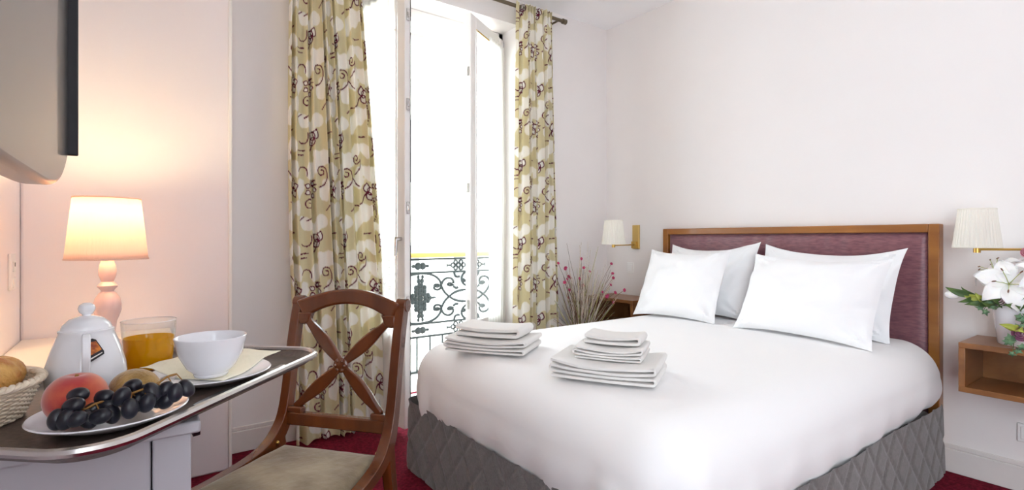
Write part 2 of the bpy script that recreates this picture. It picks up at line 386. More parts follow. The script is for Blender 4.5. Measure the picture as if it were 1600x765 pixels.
for k, (ax, sx) in enumerate(((1.816, -1), (1.816, 1), (2.676, -1), (2.676, 1))):
    if k == 3: break
    b = MB(); U = .43; zc, zh = .67, .205
    for st in strokes: b.tube([(ax+sx*x*U, RY, zc+z*zh) for x, z in st], .0105, 6)
    o = b.build('scroll_panel', M_rail, rail)
    b = MB()   # acanthus rosette
    for i in range(7):
        for q in range(3 if i in (2, 3, 4) else 2):
            b.sphere((ax+sx*(.008+.030*q*(1 if i != 3 else 1.25)), RY, zc+(-.105+.035*i)*(1-.18*q)), (.020, .009, .022), 8, 6)
    b.sphere((ax+sx*.115, RY, zc), (.030, .008, .009), 8, 6)
    for i in (-1, 1): b.sphere((ax+sx*.014, RY, zc+i*.14), (.018, .008, .022), 8, 6).sphere((ax+sx*.018, RY, zc+i*.172), (.013, .008, .018), 8, 6)
    b.build('rosette', M_rail, rail)
    for z0, z1 in ((.885, .975), (.37, .455)):
        b = MB(); cx = ax+sx*.35
        for i in range(-2, 3):
            for j in (-1, 0, 1):
                if abs(i)+abs(j) <= 2.5 and (i+j) % 2 == 0:
                    ring = [(cx+i*.026+.017*math.cos(q*PI/6), RY, (z0+z1)/2+j*.024+.017*math.sin(q*PI/6)) for q in range(12)]
                    b.tube(ring, .0075, 5, closed=True)
        b.sphere((cx-sx*.085, RY, (z0+z1)/2), (.02, .007, .008), 8, 6).sphere((cx-sx*.105, RY, (z0+z1)/2), (.007, .007, .02), 8, 6)
        b.build('lattice_ornament', M_rail, rail); b = MB()
        b.sphere((ax+sx*.02, RY, (z0+z1)/2), (.03, .008, .03), 8, 6).sphere((ax+sx*.06, RY, (z0+z1)/2), (.02, .007, .012), 8, 6)
        b.build('lattice_ornament', M_rail, rail)

# ------------------------------------------------------------------ building across the street
BY = 13.0
bld = thing('building', (6, BY, -9), 'pale stone apartment building across the street seen through the window', 'building')
wins = [(x, z) for x in (2.1, 4.0, 5.9, 7.8, 9.7) for z in (-7, -3.4, .1, 3.6)]
w = MB(); xs = [-3.0]
for x in (2.1, 4.0, 5.9, 7.8, 9.7): xs += [x-.5, x+.5]
xs.append(16.0)
for i in range(len(xs)-1):
    if i % 2 == 0: w.box(xs[i], xs[i+1], BY, BY+.4, -9, 7.2)
    else:
        zz = [-9] + sum([[z-.95, z+.95] for z in (-7, -3.4, .1, 3.6)], []) + [7.2]
        for j in range(0, len(zz)-1, 2): w.box(xs[i], xs[i+1], BY, BY+.4, zz[j], zz[j+1])
w.build('facade_wall', M_stone, bld, smooth=False)
for z in (-5.2, -1.6, 1.9, 5.6): MB().box(-3, 16, BY-.18, BY, z-.12, z+.10).build('cornice', M_stone, bld, smooth=False)
MB().add([(-3, BY, 7.2), (16, BY, 7.2), (16, BY+2, 10), (-3, BY+2, 10), (-3, BY+4, 10), (16, BY+4, 10)], [(0,1,2,3), (3,2,5,4)]).build('roof', M_zinc, bld, smooth=False)
for x, z in wins:
    o = MB().box(x-.5, x+.5, BY+.22, BY+.28, z-.95, z-.87).box(x-.5, x+.5, BY+.22, BY+.28, z+.87, z+.95).box(x-.5, x-.42, BY+.22, BY+.28, z-.87, z+.87).box(x+.42, x+.5, BY+.22, BY+.28, z-.87, z+.87).box(x-.04, x+.04, BY+.22, BY+.28, z-.87, z+.87).build('window', M_trim, bld, smooth=False)
    for s in (-1, 1): MB().box(x+s*.23-.19, x+s*.23+.19, BY+.24, BY+.26, z-.87, z+.87).build('pane', M_winpane, o, smooth=False)
struct(MB().box(-20, 30, YB+.95, BY, -9.2, -9).build('ground_street', M_stone, smooth=False))

# ------------------------------------------------------------------ curtains with printed pattern
def make_tile(H=.57, W=.46, res=.0025):
    nx, ny = int(W/res), int(H/res); xs = (np.arange(nx)+.5)*res; ys = (np.arange(ny)+.5)*res
    X, Y = np.meshgrid(xs, ys, indexing='ij')
    def dist(poly):
        D = np.full(X.shape, 9.)
        for ox in (-W, 0, W):
            for oy in (-H, 0, H):
                p = np.array(poly)+np.array([ox, oy])
                if p[:,0].max() < -.03 or p[:,0].min() > W+.03 or p[:,1].max() < -.03 or p[:,1].min() > H+.03: continue
                for (ax, ay), (bx, by) in zip(p[:-1], p[1:]):
                    dx, dy = bx-ax, by-ay; l2 = dx*dx+dy*dy+1e-12
                    t = np.clip(((X-ax)*dx+(Y-ay)*dy)/l2, 0, 1); D = np.minimum(D, np.hypot(X-ax-t*dx, Y-ay-t*dy))
        return D
    # periodic noise
    def pn(seed, kmax):
        r = np.random.default_rng(seed); a = np.zeros(X.shape)
        for _ in range(34):
            kx, ky = r.integers(-kmax, kmax+1), r.integers(-kmax, kmax+1)
            a += np.cos(2*PI*(kx*X/W+ky*Y/H)+r.random()*6.28)*r.random()/(1+.05*(kx*kx+ky*ky))
        return a/3.
    n1, n2 = pn(1, 5), pn(2, 24)
    white = np.zeros(X.shape)
    def feather(spine, wid):
        d = dist(spine); return np.clip((wid*1.25 + .034*n2 + .014*n1 - d)/.005, 0, 1)
    for sp, wd in (([(.02, .05), (.10, .12), (.16, .13)], .034), ([(.30, .33), (.38, .41), (.45, .42)], .036), ([(.25, .05), (.33, .02), (.40, .06)], .03),
                   ([(.05, .30), (.10, .36), (.18, .34)], .032), ([(.20, .22), (.22, .28)], .022), ([(.40, .20), (.42, .27)], .024), ([(.02, .46), (.10, .50), (.15, .47)], .026)):
        white = np.maximum(white, feather(sp, wd))
    lines = []; fills = []
    def petal(cx, cy, a, l, w_):
        P = []
        for i in range(15):
            t = i/14; s = t*2 if t < .5 else 2-2*t; sd = 1 if t < .5 else -1
            x = s*l; y = sd*w_*math.sin(PI*min(1, s**.8))
            P.append((cx+x*math.cos(a)-y*math.sin(a), cy+x*math.sin(a)+y*math.cos(a)))
        return P
    for cx, cy, rot in ((.13, .235, .3), (.36, .52, 2.5)):
        for k in range(3):
            P = petal(cx, cy, rot+(k-1)*1.25, .058, .022); lines.append((P, .0036)); fills.append(P)
        lines.append((bez((cx, cy), (cx-.03, cy-.02), (cx-.03, cy-.06), (cx-.06, cy-.07)), .0042))
    for k in range(7):
        a = k*2*PI/7; cx, cy = .30+.028*math.cos(a), .235+.028*math.sin(a)
        P = petal(cx, cy, a, .030, .013); lines.append((P, .0030)); fills.append(P)
    for cx, cy, s in ((.27, .15, 1), (.05, .43, -1), (.40, .34, 1)):
        lines.append((spiral((cx, cy), .034, .008, 0, s*2.6*PI), .0034))
        lines.append((bez((cx+.034, cy), (cx+.05, cy-.05), (cx+.01, cy-.08), (cx-.02, cy-.09)), .0036))
    for P in ([(.19, .42), (.24, .425)], [(.19, .445), (.25, .45)], [(.02, .16), (.06, .155)], [(.31, .26), (.36, .265)], [(.315, .285), (.35, .287)], [(.20, .06), (.235, .08)], [(.08, .56), (.14, .565)], [(.42, .12), (.45, .15)],
              bez((.20, .33), (.22, .37), (.27, .37), (.26, .31)), bez((.21, .50), (.25, .47), (.28, .5), (.27, .55)), bez((.0, .33), (.03, .31), (.03, .28), (.07, .27))):
        lines.append((P, .0034))
    red = np.zeros(X.shape)
    for P, wd in lines: red = np.maximum(red, np.clip((wd-dist(P))/.0012+.5, 0, 1))
    for P in fills:
        d = dist(P); c = np.mean(np.array(P), axis=0)
        # interior test by polygon winding
        ins = np.zeros(X.shape, bool); P2 = P+[P[0]]
        for (ax, ay), (bx, by) in zip(P2[:-1], P2[1:]):
            cond = ((ay > Y) != (by > Y)); xi = (bx-ax)*(Y-ay)/(by-ay+1e-12)+ax; ins ^= cond & (X < xi)
        white = np.maximum(white, ins.astype(float))
    base = np.array(lin((230, 221, 186))); wh = np.array(lin((250, 247, 241))); rd = np.array(lin((112, 36, 62)))
    C = base*(1-white[..., None]) + wh*white[..., None]
    C = C*(1-red[..., None]) + rd*red[..., None]
    return C, W, H, res
TILE = make_tile()
def drape(name, xt0, xt1, xb0, xb1, y0, ztop, zbot, pleats, amp, label, uoff, seedp, belly=0., cloth=1.5, nu=320, nv=620):
    C, TW, TH, res = TILE
    u = np.linspace(0, 1, nu); v = np.linspace(0, 1, nv)
    U, V = np.meshgrid(u, v, indexing='ij')
    ease = V**.8
    x0 = xt0+(xb0-xt0)*ease - belly*np.sin(PI*np.clip(V*1.15, 0, 1)); x1 = xt1+(xb1-xt1)*ease
    warp = U + .5/pleats*(.35*np.sin(2*PI*U*1.7+seedp) + .2*np.sin(2*PI*U*3.1+2*seedp)*V)
    ph = warp*pleats*2*PI
    A = amp*(.55+.45*np.minimum(1, V*3))*(1+.35*np.sin(2*PI*U*2.3+seedp))
    # broad pleat faces with narrow creases between them
    wr = (ph % (2*PI))-PI; wr = np.where(wr > PI, wr-2*PI, wr)
    prof_ = .38*(-np.cos(wr+PI)*-1.)*-1. + .62*(1-2*np.exp(-(wr/.62)**2))
    X = x0+(x1-x0)*U + .004*np.sin(V*6+U*9)
    Y = y0 - A*prof_ + .006*np.sin(V*5+U*7)
    Z = ztop+(zbot-ztop)*V + .006*np.sin(ph)*V
    # gathers at the head
    head = np.clip(1-V/.035, 0, 1); Y += head*.010*np.sin(ph*4)
    verts = np.stack([X, Y, Z], -1).reshape(-1, 3)
    base = np.array([(xb0+xb1)/2, y0, zbot])
    i, j = np.meshgrid(np.arange(nu-1), np.arange(nv-1), indexing='ij')
    q = np.stack([i*nv+j, i*nv+j+1, (i+1)*nv+j+1, (i+1)*nv+j], -1).reshape(-1, 4)
    me = bpy.data.meshes.new(name); me.vertices.add(len(verts)); me.vertices.foreach_set('co', (verts-base).astype(np.float32).ravel())
    me.loops.add(q.size); me.loops.foreach_set('vertex_index', q.astype(np.int32).ravel())
    me.polygons.add(len(q)); me.polygons.foreach_set('loop_start', np.arange(0, q.size, 4, dtype=np.int32)); me.polygons.foreach_set('use_smooth', np.ones(len(q), bool))
    me.update(); me.validate()
    # print colours from cloth coordinates (arc length across the folds)
    k = nv//2; ds = np.hypot(np.diff(X[:, k]), np.diff(Y[:, k])); s = np.concatenate([[0], np.cumsum(ds)])
    SX = np.broadcast_to(s[:, None], X.shape)+uoff; SY = (ztop-Z)
    ix = ((SX/res) % C.shape[0]).astype(int) % C.shape[0]; iy = (((TH-SY % TH)/res)).astype(int) % C.shape[1]
    col = np.ones((nu*nv, 4), np.float32); col[:, :3] = C[ix, iy].reshape(-1, 3)
    at = me.color_attributes.new('print', 'FLOAT_COLOR', 'POINT'); at.data.foreach_set('color', col.ravel())
    me.materials.append(M_curtain); o = bpy.data.objects.new(name, me); o.location = base; COL.objects.link(o); BASE[o.name] = tuple(base)
    k = o.modifiers.new('solid', 'SOLIDIFY'); k.thickness = .002
    return tag(o, label, 'curtain', 'floral curtains on the rod')
drape('floral_curtain', .655, 1.02, .68, 1.24, 3.0, 2.90, .02, 6, .058, 'wide cream and burgundy floral curtain hanging behind the chair', .0, 1., belly=.03)
drape('floral_curtain', 2.19, 2.535, 2.15, 2.60, 3.0, 2.87, .02, 5, .054, 'narrower cream and burgundy floral curtain between the window and the dried grasses', .21, 2.3)
rod = thing('curtain_rod', (1.6, 3.0, 2.84), 'dark bronze curtain rod with capped end above the window', 'curtain rod')
MB().tube([(.55, 3.005, 2.845), (2.66, 3.005, 2.845)], .0135, 14).build('pole', M_rod, rod)
for x in (.545, 2.665): MB().tube([(x-.022, 3.005, 2.845), (x-.012, 3.005, 2.845), (x-.012, 3.005, 2.845), (x+.022, 3.005, 2.845)], [.015, .015, .02, .02], 16).build('finial', M_rod, rod)
for x in (.6, 2.62): MB().tube([(x, 3.005, 2.845), (x, YB, 2.845)], .008, 8).build('bracket', M_rod, rod)

# ------------------------------------------------------------------ bed
BX0, BX1, BY0, BY1 = 1.08, 3.15, .80, 2.40
bed = thing('bed', (2.1, 1.6, 0), 'double bed base with grey quilted skirt and mattress under the white duvet', 'bed')
MB().box(BX0+.04, BX1, BY0+.04, BY1-.04, .04, .30).build('bed_base', M_skirt, bed, bevel=.02)
MB().box(BX0+.04, BX1, BY0+.04, BY1-.04, .30, .58).build('mattress', M_liner, bed, bevel=.06, seg=4)
def path_u(s, x0, x1, y0, y1, R):
    """U-shaped outline from head near side round the foot to head far side; s metres -> (x,y,nx,ny)"""
    L1 = x1-x0-R; A = PI/2*R; L2 = y1-y0-2*R
    if s < L1: return (x1-s, y0, 0, -1)
    s -= L1
    if s < A: a = s/R; return (x0+R-R*math.sin(a), y0+R-R*math.cos(a), -math.sin(a), -math.cos(a))
    s -= A
    if s < L2: return (x0, y0+R+s, -1, 0)
    s -= L2
    if s < A: a = s/R; return (x0+R-R*math.cos(a), y1-R+R*math.sin(a), -math.cos(a), math.sin(a))
    s -= A
    return (x0+R+s, y1, 0, 1)
Rk = .05; Ls = 2*(BX1-BX0-Rk)+PI*Rk+(BY1-BY0-2*Rk)
def skirt(u, v):
    s = u*Ls; x, y, nx, ny = path_u(s, BX0, BX1, BY0, BY1, Rk); z = .015+.335*v
    p, q = (s+z*.85)/.15, (s-z*.85)/.15
    e = min(abs(math.sin(PI*p)), abs(math.sin(PI*q)))
    puff = .009*(min(1, e*2.2))**.6 + .006*math.sin(s*7) + .010*(1-v)
    return (x+nx*puff, y+ny*puff, z)
MB().grid(skirt, 760, 46).build('quilted_skirt', M_skirt, bed)
# duvet
DZ = .640
dv = MB(); NR = 300; prof = []
R_ = .17
for i in range(14): a = i/13*PI/2; prof.append((R_*(1-math.sin(a)), DZ-R_*(1-math.cos(a)), a))   # inset, z
Hm = .285
for i in range(1, 12): t = i/11; prof.append((-.012*math.sin(PI*t*.9)+.035*t*t, DZ-R_-(DZ-R_-Hm)*t, PI/2))
DX1 = 3.12; x0, x1, y0, y1 = BX0-.005, DX1, BY0-.005, BY1+.005
def duv(k, j):
    inset, z, a = prof[j]
    Rc = .18
    Ld = 2*(x1-x0-Rc)+PI*Rc+(y1-y0-2*Rc); s = k/(NR-1)*Ld
    x, y, nx, ny = path_u(s, x0, x1, y0, y1, Rc)
    hang = max(0, j-10)/14
    corner = math.exp(-((s-(x1-x0-Rc+PI*Rc/4))/.28)**2)+math.exp(-((s-(Ld-(x1-x0-Rc)-PI*Rc/4))/.28)**2)
    wr = hang*(.006*math.sin(s*26+3*z)+.005*fn3(s*5, z*3, 1)+.016*corner*math.sin(s*48+6*z)) + .006*fn3(s*2.2, z*5, 3)*min(1, j/5)
    zz = z + hang*(.012*math.sin(s*3.1+.6)+.01*fn3(s*3, 0, 5)) + (hang*.02 if s < 1.5 else 0)
    hx = max(0, (x-2.75)/.37)   # near the pillows the duvet is pulled slightly in
    return (x-nx*inset+nx*wr, y-ny*inset+ny*wr, zz+hang*.03*hx)
for k in range(NR):
    for j in range(len(prof)): dv.v.append(duv(k, j))
nj = len(prof)
for k in range(NR-1):
    for j in range(nj-1): dv.f.append((k*nj+j, k*nj+j+1, (k+1)*nj+j+1, (k+1)*nj+j))
# top sheet: flat grid meeting the rounded edge
def dtop(u, v):
    x = x0+R_-.004+(x1-x0-R_+.004)*u; y = y0+R_-.004+(y1-y0-2*R_+.008)*v
    e = min(1, min(u*6, v*5, (1-v)*5)); e = e*e*(3-2*e)
    return (x, y, DZ-.0004+e*(.010+.007*fn3(x*2.2, y*2.2, .3)+.003*fn3(x*7, y*7, 2)))
dv.grid(dtop, 90, 70)
tag(fixn(dv.build('duvet', M_sheet, base=(2.1, 1.6, .3), angle=179)), 'smooth white duvet spread over the bed and rounded at the edges', 'duvet')
# headboard
HX = 3.185; HY0, HY1, HT = .815, 2.47, 1.225
hb = thing('headboard', (3.22, 1.64, 0), 'burgundy upholstered headboard with honey wood frame against the wall', 'headboard')
MB().box(HX, XR, HY0, HY0+.045, .02, HT).build('frame_side', M_oak, hb, bevel=.004)
MB().box(HX, XR, HY1-.045, HY1, .02, HT).build('frame_side', M_oak, hb, bevel=.004)
MB().box(HX, XR, HY0+.045, HY1-.045, HT-.042, HT).build('frame_top', M_oak, hb, bevel=.004)
def uph(u, v):
    y = HY0+.045+(HY1-HY0-.09)*u; z = .25+(HT-.042-.25)*v
    e = min(1, min(u, 1-u)*26, (1-v)*16); e = math.sqrt(max(0, 1-(1-e)**2))
    pleat = .0035*math.exp(-(1-v)*9)*math.sin(u*70+2*math.sin(u*23))+.003*fn3(u*9, v*2, 0)
    return (HX+.03-.024*e-pleat*e, y, z)
MB().grid(uph, 160, 60).build('upholstery', M_satin, hb)
# pillows
def pillow(cx, cy, cz, w_, h_, th, lean, label, seed, yaw=0., roll=0., flange=0.):
    """lean = angle of the face from vertical; front faces -x"""
    X = Vector((0, -1, 0)); up = Vector((math.sin(lean), 0, math.cos(lean))); N = X.cross(up)   # N toward -x
    R = Matrix.Rotation(yaw, 3, 'Z'); X = R @ X; up = R @ up; N = R @ N
    Q = Matrix.Rotation(roll, 3, N); X = Q @ X; up = Q @ up
    n = 56; b = MB()
    def sh(sgn):
        def fn(u, v):
            a, c = 2*u-1, 2*v-1
            px = a*(1-.065*(1-abs(c)**2.6)); py = c*(1-.095*(1-abs(a)**2.6))
            # soft droop of the upper edge in the middle
            py += -.09*max(0, c)*(1-a*a)*(1+.4*math.sin(seed))
            t = max(0, (1-abs(a)**2.6))**.62*max(0, (1-abs(c)**2.6))**.62
            cx_ = .020*fn3(a*2.0+seed, c*2.0, seed)*(1+1.2*abs(a)*abs(c))+.009*fn3(a*5+seed, c*3.5, seed*2) + .0035*math.sin(13*(c-.45*a)+3*fn3(a*2, c*2, seed))*max(0, a)**1.2
            rad = .008*math.sin(9*math.atan2(c-.95*np.sign(c), a-.95*np.sign(a)))*math.exp(-((abs(a)-.95)**2+(abs(c)-.95)**2)*7)
            d = sgn*th*t*(.62 if sgn < 0 else 1) + (cx_+rad)*min(1, t*3) + .012*fn3(a*1.3, c*1.3, seed+5)
            return Vector((cx, cy, cz)) + X*(px*w_/2) + up*(py*h_/2) + N*d
        return fn
    b.grid(sh(1), n, n); b.grid(sh(-1), n, n)
    o = fixn(b.build('pillow', M_pillow))
    return tag(o, label, 'pillow', 'white bed pillows')
pillow(3.035, 2.01, .884, .66, .52, .075, math.radians(24), 'white pillow leaning on the headboard behind the front pillow nearest the dried grasses', 1.3, roll=.03)
pillow(3.03, 1.295, .878, .73, .51, .075, math.radians(24), 'white pillow leaning on the headboard behind the widest front pillow', 2.1, roll=-.02)
pillow(2.815, 2.045, .862, .60, .49, .092, math.radians(26), 'white front pillow on the dried grasses side of the bed', 3.7, yaw=.02, roll=.02)
pillow(2.80, 1.265, .852, .69, .47, .092, math.radians(28), 'wide white front pillow on the nightstand side of the bed', 4.9, yaw=-.02, roll=-.02)
# towels: folded layers with rounded fold edges, built as stacked U-folds
def towel(c, ax, w_, d_, layers, th, z0, label, group, seed, sag=.0, mat_=None):
    """ax = unit dir of the front edge; folds show on its + end; depth goes 90deg left"""
    A = Vector((ax[0], ax[1], 0)).normalized(); D = Vector((-A.y, A.x, 0)); C0 = Vector((c[0], c[1], 0))
    # zigzag path in (a, z): layers alternate folds at + and - end
    path = []; half = w_/2
    for k in range(layers):
        z = z0 + th*(k+.5); rev = k % 2
        hk = half*(1-.05*abs(math.sin(seed*1.9+k*2.7))); ends = (-half*(1-.03*abs(math.sin(seed+k))), hk) if not rev else (ends[1], -half*(1-.04*abs(math.cos(seed*2+k))))
        n = 14
        for i in range(n+1):
            a = ends[0]+(ends[1]-ends[0])*i/n
            path.append((a, z, k))
        if k < layers-1:
            for i in range(1, 6):
                t = -PI/2+PI*i/6; sg = 1 if not rev else -1
                path.append((ends[1]+sg*math.cos(t)*th*.62, z+th/2+math.sin(t)*th/2, k+.5))
    nd = 12; vs = []; b = MB(); P = path; m = len(P)
    for side in (1, -1):
        for i, (a, z, k) in enumerate(P):
            p0 = P[max(0, i-1)]; p1 = P[min(m-1, i+1)]; ta, tz = p1[0]-p0[0], p1[1]-p0[1]; l = math.hypot(ta, tz) or 1
            na, nz = -tz/l, ta/l
            for j in range(nd+1):
                v = j/nd-.5
                hh = (z-z0)/(layers*th)
                up = sag*((2*a/w_)**2)*hh + .004*fn3(a*9+seed, v*4, k*3.3)*hh
                sh_ = .006*math.sin(seed*3+k*2.1)
                off = side*th*.485*(1-.35*(abs(2*v)**8))
                b.v.append(C0 + A*(a+na*off) + D*(v*(d_+sh_)+.004*fn3(a*7, k, seed)) + Vector((0, 0, z+nz*off+up)))
    n1 = m*(nd+1)
    for i in range(m-1):
        for j in range(nd):
            q = i*(nd+1)+j; b.f.append((q, q+1, q+nd+2, q+nd+1)); b.f.append((n1+q, n1+q+nd+1, n1+q+nd+2, n1+q+1))
        for j in (0, nd):
            q = i*(nd+1)+j; b.f.append((q, q+nd+1, n1+q+nd+1, n1+q))
    for i in (0, m-1):
        for j in range(nd): q = i*(nd+1)+j; b.f.append((q, q+1, n1+q+1, n1+q))
    b.v = [tuple(p) for p in b.v]
    return tag(fixn(b.build('towel', M_towel, angle=70)), label, 'towel', group)
TZ = DZ+.012
G1 = 'folded towels stacked on the bed'
towel((1.40, 1.325), (.505, -.863), .37, .27, 4, .0135, TZ, 'large cream folded towel at the bottom of the bigger towel stack', G1, 1, .020)
towel((1.435, 1.345), (.52, -.85), .24, .20, 4, .0095, TZ+.059, 'cream folded hand towel in the middle of the bigger towel stack', G1, 2, .014)
towel((1.465, 1.36), (.50, -.86), .20, .15, 2, .015, TZ+.104, 'small white folded cloth on top of the bigger towel stack', G1, 3, .012)
towel((1.30, 1.945), (.57, -.82), .37, .26, 4, .0125, TZ, 'white folded towel at the bottom of the stack nearer the window', G1, 4, .018)
towel((1.315, 1.97), (.56, -.83), .29, .20, 2, .021, TZ+.058, 'white folded towel on top of the stack nearer the window', G1, 5, .012)

# ------------------------------------------------------------------ chair
CO = Vector((.52, 1.721, 0)); CR = Vector((.641, -.768, 0)).normalized(); CF = Vector((-.768, -.641, 0)).normalized(); CZ = Vector((0, 0, 1))
chair = thing('dining_chair', tuple(CO), 'mahogany cross-back chair with olive suede seat beside the bed', 'chair')
def cp(r, f, z): return CO+CR*r+CF*f+CZ*z
def smoothp(P, n=6):
    out = []; P = [Vector(p) for p in P]
    for i in range(len(P)-1):
        p0, p1, p2, p3 = P[max(i-1, 0)], P[i], P[i+1], P[min(i+2, len(P)-1)]
        for k in range(n):
            t = k/n; out.append(.5*((2*p1)+(p2-p0)*t+(2*p0-5*p1+4*p2-p3)*t*t+(3*p1-p0-3*p2+p3)*t**3))
    out.append(P[-1]); return out
side = [(-.088, .938), (-.080, .91), (-.062, .84), (-.040, .73), (-.020, .62), (-.002, .55), (.022, .505), (.065, .468), (.13, .447), (.25, .436), (.44, .432)]
def lat(f): return .200+.075*max(0, f)
for s in (-1, 1):
    P = smoothp([cp(s*lat(f), f, z) for f, z in side]); n = len(P)
    th = [.034+.014*math.exp(-((i/n-.62)/.15)**2) for i in range(n)]
    MB().sweep(P, CR, .034, th).build('side_rail', M_wood, chair, bevel=.007, seg=3)
    MB().tube([cp(s*.200-.0195, -.088, .925), cp(s*.200+.0195, -.088, .925)], .024, 20).build('scroll_end', M_wood, chair, bevel=.004)
    P = smoothp([cp(s*.203, .03, .50), cp(s*.203, .012, .38), cp(s*.203, -.025, .2), cp(s*.203, -.085, 0)])
    MB().sweep(P, CR, .032, [.046-.014*i/(len(P)-1) for i in range(len(P))]).build('leg', M_wood, chair, bevel=.006)
    P = smoothp([cp(s*.232, .415, .425), cp(s*.232, .425, .28), cp(s*.232, .44, .12), cp(s*.232, .465, 0)])
    MB().sweep(P, CR, .032, [.044-.014*i/(len(P)-1) for i in range(len(P))]).build('leg', M_wood, chair, bevel=.006)
def bf(z): return -.012-(z-.6)*.20
P = [cp(r, bf(.92)-.018*(1-(r/.19)**2)+.004, .900+.050*(1-(r/.185)**2)) for r in np.linspace(-.185, .185, 25)]
MB().sweep(P, CF, .030, [.052+.020*abs(r)**4 for r in np.linspace(-1, 1, 25)]).build('top_rail', M_wood, chair, bevel=.008, seg=3)
for s in (-1, 1):
    MB().poly([(0, 0), (.052, 0), (.044, -.018), (.042, -.03), (.03, -.04), (.008, -.042), (0, -.03)], -.014, .014,
              frame(cp(-s*.186, bf(.87)-.002, .893), CR*s, CZ*1.0, CF)).build('corner_bracket', M_wood, chair, bevel=.004)
P = [cp(r, bf(.545)-.006, .541) for r in np.linspace(-.19, .19, 7)]
MB().sweep(P, CF, .028, .044).build('lower_rail', M_wood, chair, bevel=.005)
XC = cp(0, bf(.725), .725)
for s in (-1, 1):
    for zt, sgn in ((.872, 1), (.578, -1)):
        E = cp(s*.160, bf(zt)-.002, zt); n = 18
        P = [XC+(E-XC)*(i/(n-1)) for i in range(n)]
        W = [(.020+.024*math.sin(PI*min(1, (i/(n-1))*1.05))**1.3 if i/(n-1) < .85 else .025) for i in range(n)]
        MB().sweep(P, CF, [.019]*n, W).build('cross_blade', M_wood, chair, bevel=.005)
        if sgn < 0:
            MB().sweep([cp(s*.185, bf(.575), .571), cp(s*.128, bf(.575), .571)], CF, .026, [.020, .024]).build('blade_foot', M_wood, chair, bevel=.005)
b = MB().lathe([(0, -.016), (.020, -.016), (.026, -.008), (.026, .010), (.018, .016), (0, .018)], M=aim(XC, CF))
for i in range(6):
    a = i*PI/3; b.sphere(XC+CF*.014+CR*.017*math.cos(a)+CZ*.017*math.sin(a), .007, 8, 6)
b.build('rosette', M_wood, chair)
MB().sweep([cp(-.2, .02, .428), cp(.2, .02, .428)], CZ, .05, .025).build('back_seat_rail', M_wood, chair, bevel=.004)
MB().sweep([cp(-.232, .435, .42), cp(.232, .435, .42)], CZ, .05, .025).build('front_seat_rail', M_wood, chair, bevel=.004)
def cush(u, v):
    f = .018+.415*v; hw = lat(f)-.016; r = (2*u-1)*hw
    e = min(u, 1-u, v, 1-v)*9; e = min(1, e); e = math.sqrt(1-(1-e)**2)
    return cp(r, f, .432+.038*e+.010*math.sin(PI*u)*math.sin(PI*v)+.002*fn3(u*5, v*5, 0))
fixn(MB().grid(cush, 40, 40).build('seat_cushion', M_suede, chair))
for s in (-1, 1): MB().sphere(cp(s*.2-s*.018, .055, .478), .006, 10, 8).build('brass_stud', M_brass, chair)

# ------------------------------------------------------------------ desk, lamp, television
desk = thing('desk', (-.15, 2.14, 0), 'cream desk along the wall carrying the table lamp', 'desk')
MB().box(XL+.004, .105, 1.42, NY-.004, .70, .735).build('desk_top', M_desk, desk, bevel=.005)
MB().box(XL+.004, .06, 1.44, 1.475, 0, .70).build('end_panel', M_desk, desk, bevel=.004)
MB().box(XL+.004, .06, 2.83, 2.865, 0, .70).build('end_panel', M_desk, desk, bevel=.004)
MB().box(XL+.004, XL+.03, 1.475, 2.83, .50, .70).build('back_rail', M_desk, desk, bevel=.003)
LX, LY = -.106, 2.42
lamp = thing('table_lamp', (LX, LY, .735), 'lit pink turned-base table lamp with warm fabric shade on the desk', 'lamp')
pr = [(.0, .735), (.062, .735), (.066, .742), (.06, .757), (.035, .775), (.022, .80), (.026, .825), (.028, .845), (.034, .86), (.042, .885), (.043, .905), (.038, .93), (.026, .95), (.019, .957), (.021, .962), (.030, .972), (.031, .977), (.024, .986), (.018, .992), (.021, 1.0), (.0265, 1.016), (.027, 1.035), (.024, 1.055), (.02, 1.064), (.02, 1.075), (.0, 1.08)]
MB().lathe([(r, z) for r, z in pr], (LX, LY, 0), 36).build('lamp_base', M_lampbase, lamp)
MB().lathe([(.009, 1.07), (.009, 1.13), (.017, 1.132), (.017, 1.165), (0, 1.166)], (LX, LY, 0), 16).build('bulb_holder', M_brass, lamp)
sh = MB().lathe([(.124, 1.074), (.121, 1.10), (.106, 1.25), (.100, 1.302)], (LX, LY, 0), 64, caps=False).build('lamp_shade', M_shade, lamp, solid=.0015)
for z, r in ((1.076, .124), (1.300, .1005)): MB().tube([(LX+r*math.cos(q*PI/24), LY+r*math.sin(q*PI/24), z) for q in range(48)], .003, 6, closed=True).build('shade_trim', M_shade, lamp)
Mb = mat('bulb_glow', (255, 220, 170)); nb = Mb.node_tree.nodes['Principled BSDF']; nb.inputs['Emission Color'].default_value = (1, .72, .4, 1); nb.inputs['Emission Strength'].default_value = 8
MB().lathe([(0.0, 1.166), (.013, 1.17), (.02, 1.185), (.026, 1.205), (.024, 1.222), (.014, 1.234), (0, 1.237)], (LX, LY, 0), 20).build('bulb', Mb, lamp)
pl = bpy.data.lights.new('table_lamp_light', 'POINT'); pl.energy = 2.7; pl.color = (1, .86, .48); pl.shadow_soft_size = .027
plo = bpy.data.objects.new('table_lamp_light', pl); plo.location = (LX, LY, 1.262); COL.objects.link(plo)
